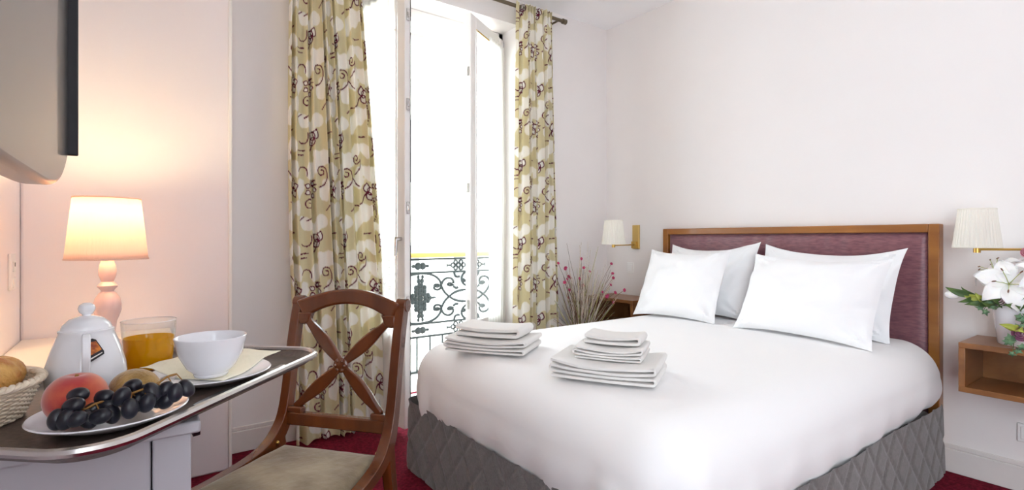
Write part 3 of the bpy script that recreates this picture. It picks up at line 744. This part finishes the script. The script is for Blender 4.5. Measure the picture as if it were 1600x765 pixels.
# television on a wall arm
TX, TY0, TY1, TB, TT = -.135, .52, 1.50, 1.335, 1.95
tv = thing('television', (TX-.03, 1.0, 1.27), 'wall mounted flat television with silver curved chin and black side bezel', 'television')
MB().box(TX-.05, TX-.002, TY0, TY1, TB-.01, TT).build('cabinet_back', M_black, tv, bevel=.01)
MB().box(TX-.02, TX+.018, TY1-.006, TY1+.004, TB+.0, TT).build('side_bezel', M_black, tv, bevel=.003)
MB().box(TX-.02, TX+.012, TY0-.004, TY0+.008, TB, TT).build('side_bezel', M_black, tv, bevel=.003)
MB().box(TX-.02, TX+.012, TY0, TY1, TT-.02, TT).build('top_bezel', M_black, tv, bevel=.003)
ch = []; ym = (TY0+TY1)/2; n = 40
for i in range(n+1):
    u = -1+2*i/n; ch.append((ym+u*(TY1-TY0)/2, TB-.004-.086*(1-abs(u)**4.5)))
ch += [(TY1, TT-.02), (TY0, TT-.02)]
fixn(MB().poly(ch, TX-.045, TX+.0005, Matrix(((0,0,1,0), (1,0,0,0), (0,1,0,0), (0,0,0,1)))).build('screen_panel', M_tv, tv, bevel=.010, seg=4))
MB().box(XL+.002, TX-.045, .90, .98, 1.42, 1.50).box(XL+.002, XL+.02, .84, 1.04, 1.36, 1.56).build('wall_arm', M_black, tv, bevel=.004)
# switch plate by the desk
sw = thing('light_switch', (XL, 2.70, 1.02), 'white double switch plate on the wall beside the desk lamp', 'switch')
MB().box(XL, XL+.010, 2.655, 2.745, .955, 1.095).build('plate', M_plastic, sw, bevel=.004)
for z in (.985, 1.045): MB().box(XL+.008, XL+.014, 2.68, 2.72, z-.02, z+.02).build('rocker', M_plastic, sw, bevel=.002)
MB().box(XL+.013, XL+.0150, 2.697, 2.705, 1.045, 1.06).build('indicator', M_black, sw, smooth=False)

# ------------------------------------------------------------------ cabinet under the tray
cab = thing('side_cabinet', (-.165, 1.15, 0), 'pale grey painted cabinet under the breakfast tray', 'cabinet')
CT = .866
MB().box(-.40, .074, .935, 1.37, CT-.019, CT).build('cabinet_top', M_cab, cab, bevel=.004)
MB().box(.012, .062, .948, .998, 0, CT-.019).build('corner_post', M_cab, cab, bevel=.003)
MB().box(.012, .062, 1.31, 1.36, 0, CT-.019).build('corner_post', M_cab, cab, bevel=.003)
MB().box(-.395, .010, .955, .975, .05, CT-.02).build('end_panel', M_cab, cab, bevel=.002)
MB().box(-.395, -.375, .975, 1.36, .05, CT-.02).build('back_panel', M_cab, cab, bevel=.002)
MB().box(-.375, .010, 1.34, 1.36, .05, CT-.02).build('end_panel', M_cab, cab, bevel=.002)
dr = MB().box(.04, .060, 1.0, 1.308, CT-.20, CT-.025).build('drawer', M_cab, cab, bevel=.003)
MB().tube([(.060, 1.03, CT-.045), (.068, 1.03, CT-.045), (.070, 1.03, CT-.045), (.080, 1.03, CT-.045)], [.004, .004, .009, .008], 14).build('knob', M_black, dr)
MB().box(.04, .060, 1.0, 1.308, .06, CT-.21).build('door', M_cab, cab, bevel=.003)

# ------------------------------------------------------------------ tray and breakfast
TU = Vector((.672, .741, 0)).normalized(); TN = Vector((.741, -.672, 0)).normalized()
U0, U1, N0, N1, TRZ = .557, 1.166, -1.0, -.574, CT+.008
def rrect(a0, a1, b0, b1, r, n=10):
    P = []
    for cx, cy_, s in ((a1-r, b1-r, 0), (a0+r, b1-r, 1), (a0+r, b0+r, 2), (a1-r, b0+r, 3)):
        for i in range(n+1): t = (s+i/n)*PI/2; P.append((cx+r*math.cos(t), cy_+r*math.sin(t)))
    return P
def tp(u, n, z): return TU*u+TN*n+Vector((0, 0, z))
tray = thing('serving_tray', tuple(tp((U0+U1)/2, (N0+N1)/2, CT)), 'dark brown serving tray with silver rim holding the breakfast', 'tray')
b = MB(); pr_ = [(.030, CT+.0005), (.020, CT+.001), (.003, CT+.017), (.0, CT+.0185), (.004, CT+.0205), (.008, CT+.0195), (.024, TRZ+.001), (.032, TRZ)]
loops = []
for ins, z in pr_:
    L_ = rrect(U0+ins, U1-ins, N0+ins, N1-ins, max(.075-ins, .02)); loops.append([tp(u, n, z) for u, n in L_])
nl = len(loops[0])
for l in loops: b.v += [tuple(p) for p in l]
for i in range(len(loops)-1):
    for k in range(nl): b.f.append((i*nl+k, i*nl+(k+1) % nl, (i+1)*nl+(k+1) % nl, (i+1)*nl+k))
b.f.append(tuple(range(nl))[::-1]); b.f.append(tuple((len(loops)-1)*nl+k for k in range(nl)))
fixn(b.build('tray_body', M_tray, tray))
b = MB().tube([tp(u, n, CT+.0195) for u, n in rrect(U0+.003, U1-.003, N0+.003, N1-.003, .072)], .0068, 8, closed=True); b.build('rim', M_steel, tray)
# fruit plate
PX, PY = -.0376, .977
def plate(name, x, y, z, r, label, group=None):
    b = MB().lathe([(0, z), (r*.55, z), (r*.60, z+.002), (r*.97, z+.0165), (r, z+.019), (r*.985, z+.0205), (r*.93, z+.0185), (r*.62, z+.007), (r*.55, z+.0055), (0, z+.005)], (x, y, 0), 64)
    return tag(b.build(name, M_china), label, 'plate', group)
plate('plate', PX, PY, TRZ+.0005, .098, 'white plate holding peach, kiwi and black grapes on the tray', 'plates on the tray')
SX, SY = .1085, 1.155
plate('plate', SX, SY, TRZ+.0005, .106, 'white plate under the bowl and yellow napkin', 'plates on the tray')
PZ = TRZ+.006
pe = thing('peach', (-.079, .983, PZ), 'ripe red and orange peach on the fruit plate', 'peach')
b = MB()
def peachf(u, v):
    a = u*2*PI; t = v*PI; r = .0385*(1-.05*math.exp(-((math.atan2(math.sin(a-.9), math.cos(a-.9)))/.22)**2)*math.sin(t))
    z = -math.cos(t)*.037 - .006*math.exp(-((t-PI)/.3)**2)
    return (-.079+r*math.sin(t)*math.cos(a), .983+r*math.sin(t)*math.sin(a), PZ+.0375+z)
b.grid(peachf, 40, 26, closed_u=True).build('flesh', M_peach, pe)
MB().tube([(-.079, .983, PZ+.066), (-.078, .983, PZ+.0715)], [.003, .002], 8).build('stem', M_stem, pe)
ki = thing('kiwi', (-.010, 1.012, PZ), 'brown fuzzy kiwi beside the peach on the fruit plate', 'kiwi')
MB().sphere((-.010, 1.012, PZ+.032), (.037, .029, .031), 28, 18, Matrix.Rotation(-.6, 3, 'Z')).build('flesh', M_kiwi, ki)
kd = Matrix.Rotation(-.6, 3, 'Z') @ Vector((1, 0, 0))
MB().tube([Vector((-.010, 1.012, PZ+.032))+kd*.0325, Vector((-.010, 1.012, PZ+.032))+kd*.0355], [.004, .0025], 8).build('stem_end', M_dry2, ki)
# grapes
FW = Vector((math.sin(YAW), math.cos(YAW), 0)); RT = Vector((math.cos(YAW), -math.sin(YAW), 0))
def at(px, py, d): return Vector((0, 0, HC))+FW*d+RT*(px-800)/800*d+Vector((0, 0, -(py-373)/800*d))
gp = proto(MB().sphere((0, 0, 0), (.0108, .0108, .0150), 16, 12), 'grape', M_grape)
def bunch(label, lst, stalk):
    pts = []
    for px, py, ang, dd in lst:
        d = .690+(px-80)/220*.105+dd; p = at(px, py, d); rel = Vector((p.x-PX, p.y-PY, 0)); rr = rel.length
        zmin = (TRZ+.0055 if rr < .058 else TRZ+.0075+(rr-.06)*.31)+.0105
        p.z = max(p.z, zmin); pts.append((p, ang))
    c = sum((p for p, a in pts), Vector())/len(pts)
    t = thing('grape_bunch', (c.x, c.y, PZ), label, 'grapes', 'black grape bunches on the plate')
    for p, ang in pts:
        dirv = RT*math.cos(ang)+Vector((0, 0, math.sin(ang))); inst(gp, 'grape', t, aim(p, dirv))
    b = MB()
    sp = [at(px, py, .690+(px-80)/220*.105+dd) for px, py, dd in stalk]
    b.tube(smoothp(sp, 4), .0016, 6)
    for p, ang in pts:
        q = min(sp, key=lambda s: (s-p).length); b.tube([q, (q+p)/2+Vector((0, 0, .003)), p], .0009, 5)
    b.build('stalk', M_stem, t)
bunch('bunch of black grapes in front of the peach', [(122, 617, .25, .014), (115, 633, .35, .002), (89, 655, 1.4, .004), (119, 654, .4, -.006), (137, 654, 2.2, .004), (162, 620, .2, .018), (157, 650, .3, -.006), (174, 646, 1.9, .006), (166, 633, .1, .014), (142, 641, .5, .016), (103, 655, 1.2, -.002)], [(132, 640, .006), (150, 630, .008), (172, 624, .012)])
bunch('bunch of black grapes in front of the kiwi', [(190, 619, 1.0, -.002), (206, 604, .6, .012), (203, 638, 1.5, -.010), (230, 629, 1.2, -.006), (215, 628, 1.4, .012), (238, 611, 2.2, .004), (258, 609, 1.0, .008), (274, 613, 1.4, .0), (260, 625, .9, .006), (291, 606, 2.2, .006), (246, 622, 1.7, .014), (222, 612, .4, .018)], [(206, 614, .004), (225, 607, .004), (244, 600, .008), (262, 588, .012), (276, 584, .016)])
drop(gp)
# teapot
TPX, TPY = -.080, 1.169
tea = thing('teapot', (TPX, TPY, TRZ), 'white porcelain teapot with domed lid and small orange and black tag', 'teapot')
z = TRZ
MB().lathe([(0, z), (.040, z), (.047, z+.004), (.0555, z+.022), (.0575, z+.040), (.0555, z+.058), (.049, z+.082), (.042, z+.102), (.0385, z+.112), (.0395, z+.117), (.037, z+.119), (0, z+.117)], (TPX, TPY, 0), 56).build('body', M_porc, tea)
lid = MB().lathe([(.0355, z+.117), (.036, z+.1195), (.033, z+.127), (.024, z+.136), (.012, z+.141), (0, z+.1425)], (TPX, TPY, 0), 48).build('lid', M_porc, tea)
MB().lathe([(.0065, z+.139), (.006, z+.143), (.0105, z+.1475), (.0125, z+.1535), (.0105, z+.160), (.005, z+.1635), (0, z+.164)], (TPX, TPY, 0), 24).build('knob', M_porc, lid)
hd = (Vector((.06, -1, 0))).normalized(); hs = Vector((-hd.y, hd.x, 0)); tc_ = Vector((TPX, TPY, 0))
P = smoothp([tc_+hd*r+Vector((0, 0, z+h)) for r, h in ((.040, .106), (.056, .113), (.072, .108), (.080, .088), (.078, .062), (.068, .040), (.055, .030))], 5)
MB().sweep(P, hs, .0115, .0085).build('handle', M_porc, tea, bevel=.0035, seg=3)
P = smoothp([tc_-hd*r+Vector((0, 0, z+h)) for r, h in ((.045, .035), (.068, .045), (.080, .070), (.088, .100), (.098, .112))], 5)
MB().tube(P, [.017-.010*i/(len(P)-1) for i in range(len(P))], 14).build('spout', M_porc, tea)
tgd = (Vector((.32, -1, 0))).normalized(); tgs = Vector((-tgd.y, tgd.x, 0))
def tagp(pts, off, th, m, name):
    b = MB(); Mx = frame(tc_+tgd*(.0515+off)+Vector((0, 0, z+.088)), tgs, (Vector((0, 0, 1))*.96-tgd*.28).normalized(), tgd)
    return fixn(b.poly(pts, 0, th, Mx).build(name, m, tea, smooth=False))
tagp([(-.011, -.021), (.0105, -.009), (.0105, -.004), (.001, .017), (-.004, .0195), (-.011, .016)], -.001, .0015, M_black, 'tag')
tagp([(-.010, -.0095), (.0075, -.001), (.0005, .0145), (-.0095, .0135)], .0006, .0004, M_orange, 'tag_print')
tagp([(-.010, -.0165), (.008, -.0068), (.008, -.0052), (-.010, -.0140)], .0006, .0004, M_steel, 'tag_lettering')
# glass of juice
GX, GY = .011, 1.324
gl = thing('juice_glass', (GX, GY, TRZ), 'clear glass tumbler of orange juice behind the bowl', 'glass')
h = .9785-TRZ
MB().lathe([(0, z), (.041, z), (.0425, z+.003), (.0490, z+h-.001), (.0485, z+h), (.0475, z+h-.001), (.0415, z+.007), (0, z+.006)], (GX, GY, 0), 56).build('tumbler', M_glass, gl)
MB().tube([(GX+.0485*math.cos(q*PI/28), GY+.0485*math.sin(q*PI/28), z+h) for q in range(56)], .0009, 6, closed=True).build('rim', M_china, gl)
MB().lathe([(0, z+.0072), (.0410, z+.0078), (.0450, z+.070), (0, z+.070)], (GX, GY, 0), 48).build('juice', M_juice, gl)
# napkin, bowl, cutlery
def nap(u, v):
    a, c = 2*u-1, 2*v-1; half = .128
    x = .123+(a-c)*half/2; y = 1.235+(a+c)*half/2
    r = math.hypot(x-SX, y-SY)
    zz = TRZ+.0078 + (.0165*min(1, max(0, (r-.055)/.055))**1.2) + .004*max(0, r-.11)*10*(.5+.5*math.sin(8*a+5*c)) + .0015*fn3(a*3, c*3, 0)
    return (x, y, zz)
tag(MB().grid(nap, 36, 36).build('napkin', M_napkin, solid=.0012), 'pale yellow paper napkin spread on the plate under the bowl', 'napkin')
bz = TRZ+.0105
BP = [(0, bz), (.028, bz), (.030, bz+.004), (.0295, bz+.006), (.042, bz+.018), (.0545, bz+.042), (.0605, bz+.066), (.0622, bz+.0755), (.0612, bz+.0765), (.0595, bz+.075), (.0575, bz+.064), (.051, bz+.042), (.039, bz+.021), (.02, bz+.012), (0, bz+.010)]
tag(MB().lathe(BP, (SX, SY, 0), 64).build('bowl', M_china), 'empty white china breakfast bowl on the yellow napkin', 'bowl')
kn = thing('knife', tuple(tp(.92, -.603, TRZ)), 'stainless steel table knife lying along the tray edge', 'cutlery')
MB().sweep([tp(.930+.0118*i, -.608-.0002*i, TRZ+.005) for i in range(10)], TN, [.010, .011, .012, .013, .014, .0145, .015, .015, .0145, .012], [.005]*10).build('handle', M_steel, kn, bevel=.002)
MB().sweep([tp(.930-.0170*i, -.608-.0006*i, TRZ+.003) for i in range(10)], TN, [.009, .012, .015, .0165, .017, .017, .0165, .015, .011, .004], [.002]*10).build('blade', M_steel, kn, bevel=.0006)
spn = thing('teaspoon', (.03, 1.10, TRZ+.02), 'small steel teaspoon resting on the plate edge by the grapes', 'cutlery')
s0 = Vector((.038, 1.105, TRZ+.0265)); sd = Vector((.75, .60, .02)).normalized(); s1 = Vector((-sd.y, sd.x, 0))
def bowlf(u, v):
    a = u*2*PI; return s0+sd*(.017*v*math.cos(a))+s1*(.0105*v*math.sin(a))+Vector((0, 0, .0045*(v*v-1)+.002))
MB().grid(bowlf, 24, 8, closed_u=True).build('spoon_bowl', M_steel, spn, solid=.001)
MB().sweep([s0-sd*(.015+.011*i)+Vector((0, 0, .001+.0012*math.sin(i*.5))) for i in range(6)], s1, [.004, .003, .003, .004, .006, .0065], .0015).build('handle', M_steel, spn)
# bread basket
KX, KY, KR = -.238, 1.095, .108
bk = thing('bread_basket', (KX, KY, TRZ), 'white woven wicker bread basket at the tray end', 'basket')
MB().lathe([(0, TRZ+.001), (.082, TRZ+.001), (.084, TRZ+.004), (0, TRZ+.005)], (KX, KY, 0), 40).build('basket_base', M_wicker, bk)
NS = 26
for k in range(17):
    t = k/16; R0 = .086+(.020)*t; zz = TRZ+.004+.050*t; b = MB()
    b.tube([(KX+(R0+.0022*math.sin(NS*a+PI*(k % 2)))*math.cos(a), KY+(R0+.0022*math.sin(NS*a+PI*(k % 2)))*math.sin(a), zz) for a in [2*PI*i/208 for i in range(208)]], .0021, 5, closed=True)
    b.build('weave_strand', M_wicker, bk)
for i in range(NS*2):
    a = (i+.5)*PI/NS; MB().tube([(KX+.086*math.cos(a), KY+.086*math.sin(a), TRZ+.003), (KX+.106*math.cos(a), KY+.106*math.sin(a), TRZ+.053)], .0016, 5).build('stake', M_wicker, bk)
for ph in (0, PI):
    MB().tube([(KX+(KR+.0035*math.cos(30*a+ph))*math.cos(a), KY+(KR+.0035*math.cos(30*a+ph))*math.sin(a), TRZ+.0585+.002*math.sin(30*a+ph)) for a in [2*PI*i/300 for i in range(300)]], .0042, 7, closed=True).build('rim_braid', M_wicker, bk)
def croissant(x, y, zc, ang, tilt, s, label):
    b = MB()
    def fn(u, v):
        t = v*2-1; a = u*2*PI; R = .033*s
        cx_, cy_ = R*1.5*math.sin(t*1.25), R*1.5*(1-math.cos(t*1.25))
        r = .024*s*(1-abs(t)**2.1)**.6+.003; r *= 1+.10*abs(math.sin(t*11))
        d = Vector((math.cos(t*1.25), math.sin(t*1.25), 0)); n_ = Vector((-d.y, d.x, 0))
        p = Vector((cx_, cy_, 0))+n_*r*math.cos(a)+Vector((0, 0, 1))*r*math.sin(a)*.9
        return Matrix.Translation((x, y, zc)) @ Matrix.Rotation(ang, 4, 'Z') @ Matrix.Rotation(tilt, 4, 'X') @ p
    return tag(fixn(MB().grid(fn, 20, 60, closed_u=True).build('croissant', M_pastry)), label, 'pastry', 'pastries in the bread basket')
croissant(-.222, 1.108, TRZ+.055, .5, .2, 1.5, 'golden croissant in the wicker basket nearest the teapot')
croissant(-.268, 1.055, TRZ+.040, 2.6, -.2, 1.0, 'golden croissant in the wicker basket at the picture edge')

# ------------------------------------------------------------------ nightstands
def nightstand(y0, y1, label):
    x0, x1, z0, z1, t = 2.95, XR, .471, .690, .024
    n = thing('nightstand', ((x0+x1)/2, (y0+y1)/2, z0), label, 'nightstand', 'floating nightstands beside the bed')
    MB().box(x0, x1, y0, y1, z1-t, z1).build('top_board', M_walnut, n, bevel=.002)
    MB().box(x0, x1, y0, y1, z0, z0+t).build('bottom_board', M_walnut, n, bevel=.002)
    MB().box(x0, x1, y0, y0+t, z0+t, z1-t).build('side_board', M_walnut, n, bevel=.002)
    MB().box(x0, x1, y1-t, y1, z0+t, z1-t).build('side_board', M_walnut, n, bevel=.002)
    MB().box(x1-.012, x1, y0+t, y1-t, z0+t, z1-t).build('back_board', M_walnut, n)
nightstand(.20, .688, 'brown floating nightstand box under the potted lilies')
nightstand(2.56, 3.05, 'brown floating nightstand box behind the dried grasses')

# ------------------------------------------------------------------ wall sconces
def sconce(sx_, sy_, py_, label, zb=1.110):
    s = thing('wall_sconce', (XR, py_, 1.07), label, 'wall lamp', 'brass wall lamps beside the bed')
    MB().box(XR-.018, XR, py_-.033, py_+.033, 1.068, 1.262).build('back_plate', M_brasswood, s, bevel=.003)
    MB().box(XR-.045, XR-.018, py_-.022, py_+.022, 1.075, 1.130).build('pivot_block', M_brass, s, bevel=.003)
    MB().tube([(XR-.035, py_, 1.103), (sx_, sy_, 1.103)], .0055, 12).build('arm', M_brass, s)
    MB().lathe([(0, 1.088), (.013, 1.088), (.013, 1.116), (.008, 1.118), (.008, 1.15), (.014, 1.152), (.014, 1.20), (0, 1.201)], (sx_, sy_, 0), 20).build('lamp_holder', M_brass, s)
    def pl_(a, z): return 1+.022*math.sin(a*36)
    MB().lathe([(.0845, zb), (.0835, zb+.012), (.066, zb+.163), (.065, zb+.176)], (sx_, sy_, 0), 360, fn=pl_, caps=False).build('pleated_shade', M_shade2, s, angle=179)
    for zz, r in ((zb+.002, .0845), (zb+.174, .0655)): MB().tube([(sx_+r*math.cos(q*PI/30), sy_+r*math.sin(q*PI/30), zz) for q in range(60)], .0028, 6, closed=True).build('shade_trim', M_shade2, s)
sconce(2.79, 2.60, 2.775, 'brass swing-arm wall lamp with white shade in the corner above the dried grasses')
sconce(3.05, .646, .47, 'brass swing-arm wall lamp with cream pleated shade above the potted lilies')
def plate_sw(x, y, z, w_, h_, label):
    s = thing('wall_switch', (x, y, z), label, 'switch')
    MB().box(x-.010, x, y-w_/2, y+w_/2, z-h_/2, z+h_/2).build('plate', M_plastic, s, bevel=.003)
    MB().box(x-.014, x-.009, y-w_/2+.012, y+w_/2-.012, z-h_/2+.014, z+h_/2-.014).build('rocker', M_plastic, s, bevel=.002)
plate_sw(XR, 2.84, .913, .07, .09, 'small white switch plate on the wall below the corner lamp')
plate_sw(XR, .505, .27, .085, .085, 'white socket plate low on the wall under the nightstand')

# ------------------------------------------------------------------ dried grasses in a floor vase
VX, VY = 2.68, 2.82
dg = thing('dried_grass_vase', (VX, VY, 0), 'tall vase of dried grasses with pink blossoms behind the bed', 'plant')
MB().lathe([(0, 0), (.075, 0), (.085, .02), (.105, .18), (.10, .30), (.07, .40), (.062, .44), (.07, .455), (.062, .455), (.055, .43), (0, .40)], (VX, VY, 0), 36).build('vase', M_vase, dg)
r = random.Random(4)
stems = {0: MB(), 1: MB(), 2: MB()}; tips = []
for i in range(170):
    a = r.uniform(0, 2*PI); sp = r.random()**.7*.30; hgt = r.uniform(.62, 1.0)+(.18 if r.random() < .18 and sp < .2 else 0)-sp*.35
    ex, ey = VX+sp*math.cos(a)*.95+.02, VY+sp*math.sin(a)*.72
    ex = min(max(ex+.04*r.random(), 2.28), 3.19); ey = min(ey, 3.06); ey = max(ey, 2.47)
    bx, by = VX+r.uniform(-.055, .055), VY+r.uniform(-.05, .05)
    k = 0 if r.random() < .55 else (1 if r.random() < .5 else 2)
    P = []
    for q in range(7):
        t = q/6; P.append((bx+(ex-bx)*t**1.05+.008*math.sin(q*1.7+i), by+(ey-by)*t**1.05+.008*math.cos(q*1.3+i), .36+(hgt-.36)*t))
    w0 = r.uniform(.0022, .0055); stems[k].tube(P, [w0*(1-.65*q/6) for q in range(7)], 4)
    if k == 0 and r.random() < .6:
        for q in range(14):
            t = .55+.45*q/14; j = min(5, int(t*6)); f_ = t*6-j; p = Vector(P[j]).lerp(Vector(P[j+1]), f_)
            stems[0].tube([p, p+Vector((r.uniform(-.014, .014), r.uniform(-.014, .014), r.uniform(.004, .02)))], [.0013, .0006], 3)
    tips.append(P)
for k, m in ((0, M_dry), (1, M_dry2), (2, M_drygreen)):
    o = stems[k].build('grass_stems', m, dg); o['kind'] = 'stuff'
fp = MB()
for i in range(5):
    a = i*2*PI/5; fp.sphere((.0075*math.cos(a), .0075*math.sin(a), .004), (.0075, .0075, .0055), 8, 5)
fp = proto(fp, 'blossom', M_pink); fst = MB()
for px_, py_ in ((872, 411), (883, 420), (884, 418), (888, 432), (891, 434), (886, 436), (882, 441), (889, 453), (888, 465), (908, 404), (912, 418), (905, 435), (921, 424), (911, 446), (955, 412), (957, 427), (958, 434), (954, 445), (961, 457), (950, 461), (958, 472), (975, 453), (948, 463), (941, 456)):
    bp_ = at(px_, py_, 3.80+.12*math.sin(px_*1.7))
    fst.tube(smoothp([(VX+.02*math.sin(px_), VY+.02*math.cos(py_), .40), Vector((VX, VY, .40)).lerp(bp_, .5)+Vector((.01*math.sin(py_), 0, .05)), bp_], 5), .0017, 4)
    inst(fp, 'blossom', dg, aim(bp_, (r.uniform(-1, .4), -1, r.uniform(0, .8))) @ Matrix.Scale(r.uniform(.7, 1.1), 4))
drop(fp)
o = fst.build('blossom_stems', M_dry2, dg); o['kind'] = 'stuff'

# ------------------------------------------------------------------ potted lilies on the nightstand
FX, FY, FZ = 3.09, .515, .690
pot = thing('potted_lilies', (FX, FY, FZ), 'white pot of white lilies with ivy and mauve roses on the nightstand', 'plant')
MB().lathe([(0, FZ), (.066, FZ), (.070, FZ+.004), (.088, FZ+.155), (.092, FZ+.160), (.092, FZ+.172), (.087, FZ+.173), (.083, FZ+.155), (0, FZ+.145)], (FX, FY, 0), 44).build('pot', M_china, pot)
MB().lathe([(0, FZ+.150), (.082, FZ+.150), (.06, FZ+.165), (0, FZ+.17)], (FX, FY, 0), 24).build('moss', M_leaf, pot)
def petal_mb(L, W, curl, ruffle=.0, n=14, m=9, tip=.9):
    def fn(u, v):
        t = u; c = 2*v-1; w_ = W*math.sin(PI*min(1, (t*.93+.06))**tip)
        return Vector((c*w_/2, t*L-.25*curl*L*t*t, L*(.30*math.sin(t*PI*.55)-curl*t**3)+.10*W*c*c+ruffle*math.sin(9*t+5*c)*abs(c)*W))
    return MB().grid(fn, n, m)
pet = proto(petal_mb(.125, .076, .42, .05), 'petal', M_petal, solid=.001)
stam = MB(); stam.tube([(0, 0, 0), (0, .02, .03), (0, .045, .055)], .0012, 5); stam = proto(stam, 'stamen', M_lime)
anth = proto(MB().sphere((0, .047, .057), (.003, .008, .003), 8, 6), 'anther', M_vase)
def lily(c, d, s, roll):
    for k in range(6):
        Mx = aim(c, d, roll+k*PI/3) @ Matrix.Scale(s*(1 if k % 2 else .95), 4); inst(pet, 'petal', pot, Mx)
    for k in range(5):
        Mx = aim(c, d, roll+k*1.256+.3) @ Matrix.Scale(s, 4); inst(stam, 'stamen', pot, Mx); inst(anth, 'anther', pot, Mx)
lily((3.02, .535, .955), (-.85, -.20, .35), 1.08, .2)
lily((3.08, .585, 1.0), (-.3, .55, .75), .9, .6)
lily((3.02, .42, .99), (-.7, -.5, .6), 1.0, .9)
lily((3.12, .44, 1.04), (-.3, -.2, .9), .8, .1)
drop(pet); drop(stam); drop(anth)
# bud on a leafy stem
b = MB().tube(smoothp([(FX-.03, FY+.04, FZ+.15), (FX-.06, FY+.10, FZ+.20), (FX-.09, FY+.180, FZ+.203)]), .003, 6); b.build('stem', M_leaf, pot)
MB().sphere((FX-.095, FY+.205, FZ+.205), (.020, .028, .019), 18, 12, Matrix.Rotation(.4, 3, 'Z')).build('bud', M_petal, pot)
lf = proto(petal_mb(.085, .026, .25, 0, tip=.7), 'leaf', M_leaf, solid=.0008)
lf2 = proto(petal_mb(.065, .028, .3, 0, tip=.7), 'leaf', M_lime, solid=.0008)
rr = random.Random(11)
def leaf_at(src, P_, d, roll, sc=1.):
    D_ = Vector(d).normalized(); W_ = (Vector((0, 0, 1))-D_*D_.z).normalized(); W_ = Matrix.Rotation(roll, 3, D_) @ W_
    N_ = W_.cross(D_)
    if N_.x > 0: W_ = -W_; N_ = -N_
    inst(src, 'leaf', pot, frame(P_, W_, D_, N_) @ Matrix.Scale(sc, 4))
for i, (p, d) in enumerate((((-.07, .10, .19), (-.2, 1, .35)), ((-.06, .08, .17), (-.3, 1, -.1)), ((-.05, .06, .17), (-.3, .9, .55)), ((-.06, .11, .20), (-.5, .8, .1)), ((-.05, .03, .16), (-.6, .6, .5)),
                              ((-.04, -.02, .16), (-.9, .2, .3)), ((0, -.05, .17), (-.7, -.6, .4)), ((-.03, .05, .17), (-.7, .6, .0)), ((0, 0, .17), (-.8, .1, .7)), ((.02, .06, .17), (.1, .8, .6)), ((-.075, .12, .20), (-.3, .9, .8)), ((-.07, .13, .20), (-.6, .7, -.3)), ((-.065, .09, .18), (-.5, .8, .9)), ((-.06, .06, .175), (-.9, .5, .2)), ((-.05, .02, .175), (-.9, .1, .1)), ((-.04, .05, .19), (-.6, .9, .3)), ((-.085, .14, .205), (-.1, 1, .4)), ((-.05, -.03, .175), (-.9, -.2, .5)))):
    leaf_at(lf if i % 3 else lf2, Vector((FX, FY, FZ))+Vector(p), d, rr.uniform(-.7, .5), rr.uniform(.9, 1.35))
# ivy leaves: small five-pointed shapes
iv = MB(); pts = []
for k in range(10):
    a = k*PI/5+PI/2; rad = (.020, .011)[k % 2]*(1.25 if k == 0 else 1); pts.append((rad*math.cos(a), rad*math.sin(a)))
iv = proto(MB().add([(0, 0, .003)]+[(x, y, -.002*(i % 2)) for i, (x, y) in enumerate(pts)], [(0, 1+i, 1+(i+1) % 10) for i in range(10)]), 'ivy_leaf', M_ivy, solid=.0008)
def ivy(trail, n):
    T = smoothp(trail, 6); MB().tube(T, .0013, 5).build('ivy_stem', M_leaf, pot)
    for i in range(n):
        p = T[int((i+.5)/n*(len(T)-1))]+Vector((rr.uniform(-.022, .008), rr.uniform(-.018, .018), rr.uniform(-.015, .015)))
        inst(iv, 'ivy_leaf', pot, aim(p, (-1, rr.uniform(-.6, .4), rr.uniform(-.2, .9)), rr.uniform(0, 6)) @ Matrix.Scale(rr.uniform(.7, 1.15), 4))
ivy([(FX-.05, FY+.04, FZ+.17), (FX-.08, FY+.08, FZ+.18), (FX-.09, FY+.10, FZ+.14)], 9)
ivy([(FX-.05, FY-.05, FZ+.17), (FX-.12, FY-.03, FZ+.12), (FX-.17, FY-.015, FZ+.05), (FX-.18, FY-.01, FZ-.02)], 14)
ivy([(FX-.05, FY-.05, FZ+.17), (FX-.13, FY-.07, FZ+.10), (FX-.18, FY-.05, FZ+.02)], 9)
for i in range(5):
    leaf_at(lf2, Vector((FX-.15, FY-.02-.008*i, FZ+.085)), (-.4, .9-.4*i, .3-.15*i), rr.uniform(-.5, .5))
drop(iv); drop(lf); drop(lf2)
def rose(c, d, s, m, name):
    b = MB(); Mx = aim(c, d) @ Matrix.Scale(s, 4)
    for ring_, (n_, r_, h_) in enumerate(((3, .010, .030), (4, .018, .028), (5, .027, .022), (6, .034, .014))):
        for k in range(n_):
            a0 = k*2*PI/n_+ring_*.7
            def fn(u, v):
                a = a0+(u-.5)*2*PI/n_*1.35; R = r_*(.45+.55*math.sin(v*PI*.62)); return Mx @ Vector((R*math.cos(a), R*math.sin(a), h_*v+.004*math.sin(u*PI)*v-.004))
            b.grid(fn, 8, 6)
    o = b.build(name, m, pot, solid=.0008); return o
rose((FX-.155, FY-.035, FZ+.07), (-.9, .1, .2), .95, M_petal2, 'mauve_rose')
rose((FX-.075, FY+.045, FZ+.195), (-.8, .35, .25), .80, M_petal3, 'blush_rose')
rose((FX-.02, FY-.03, FZ+.40), (-.8, -.1, .3), .7, mat('pink_petal', (222, 150, 166), .7), 'pink_rose')
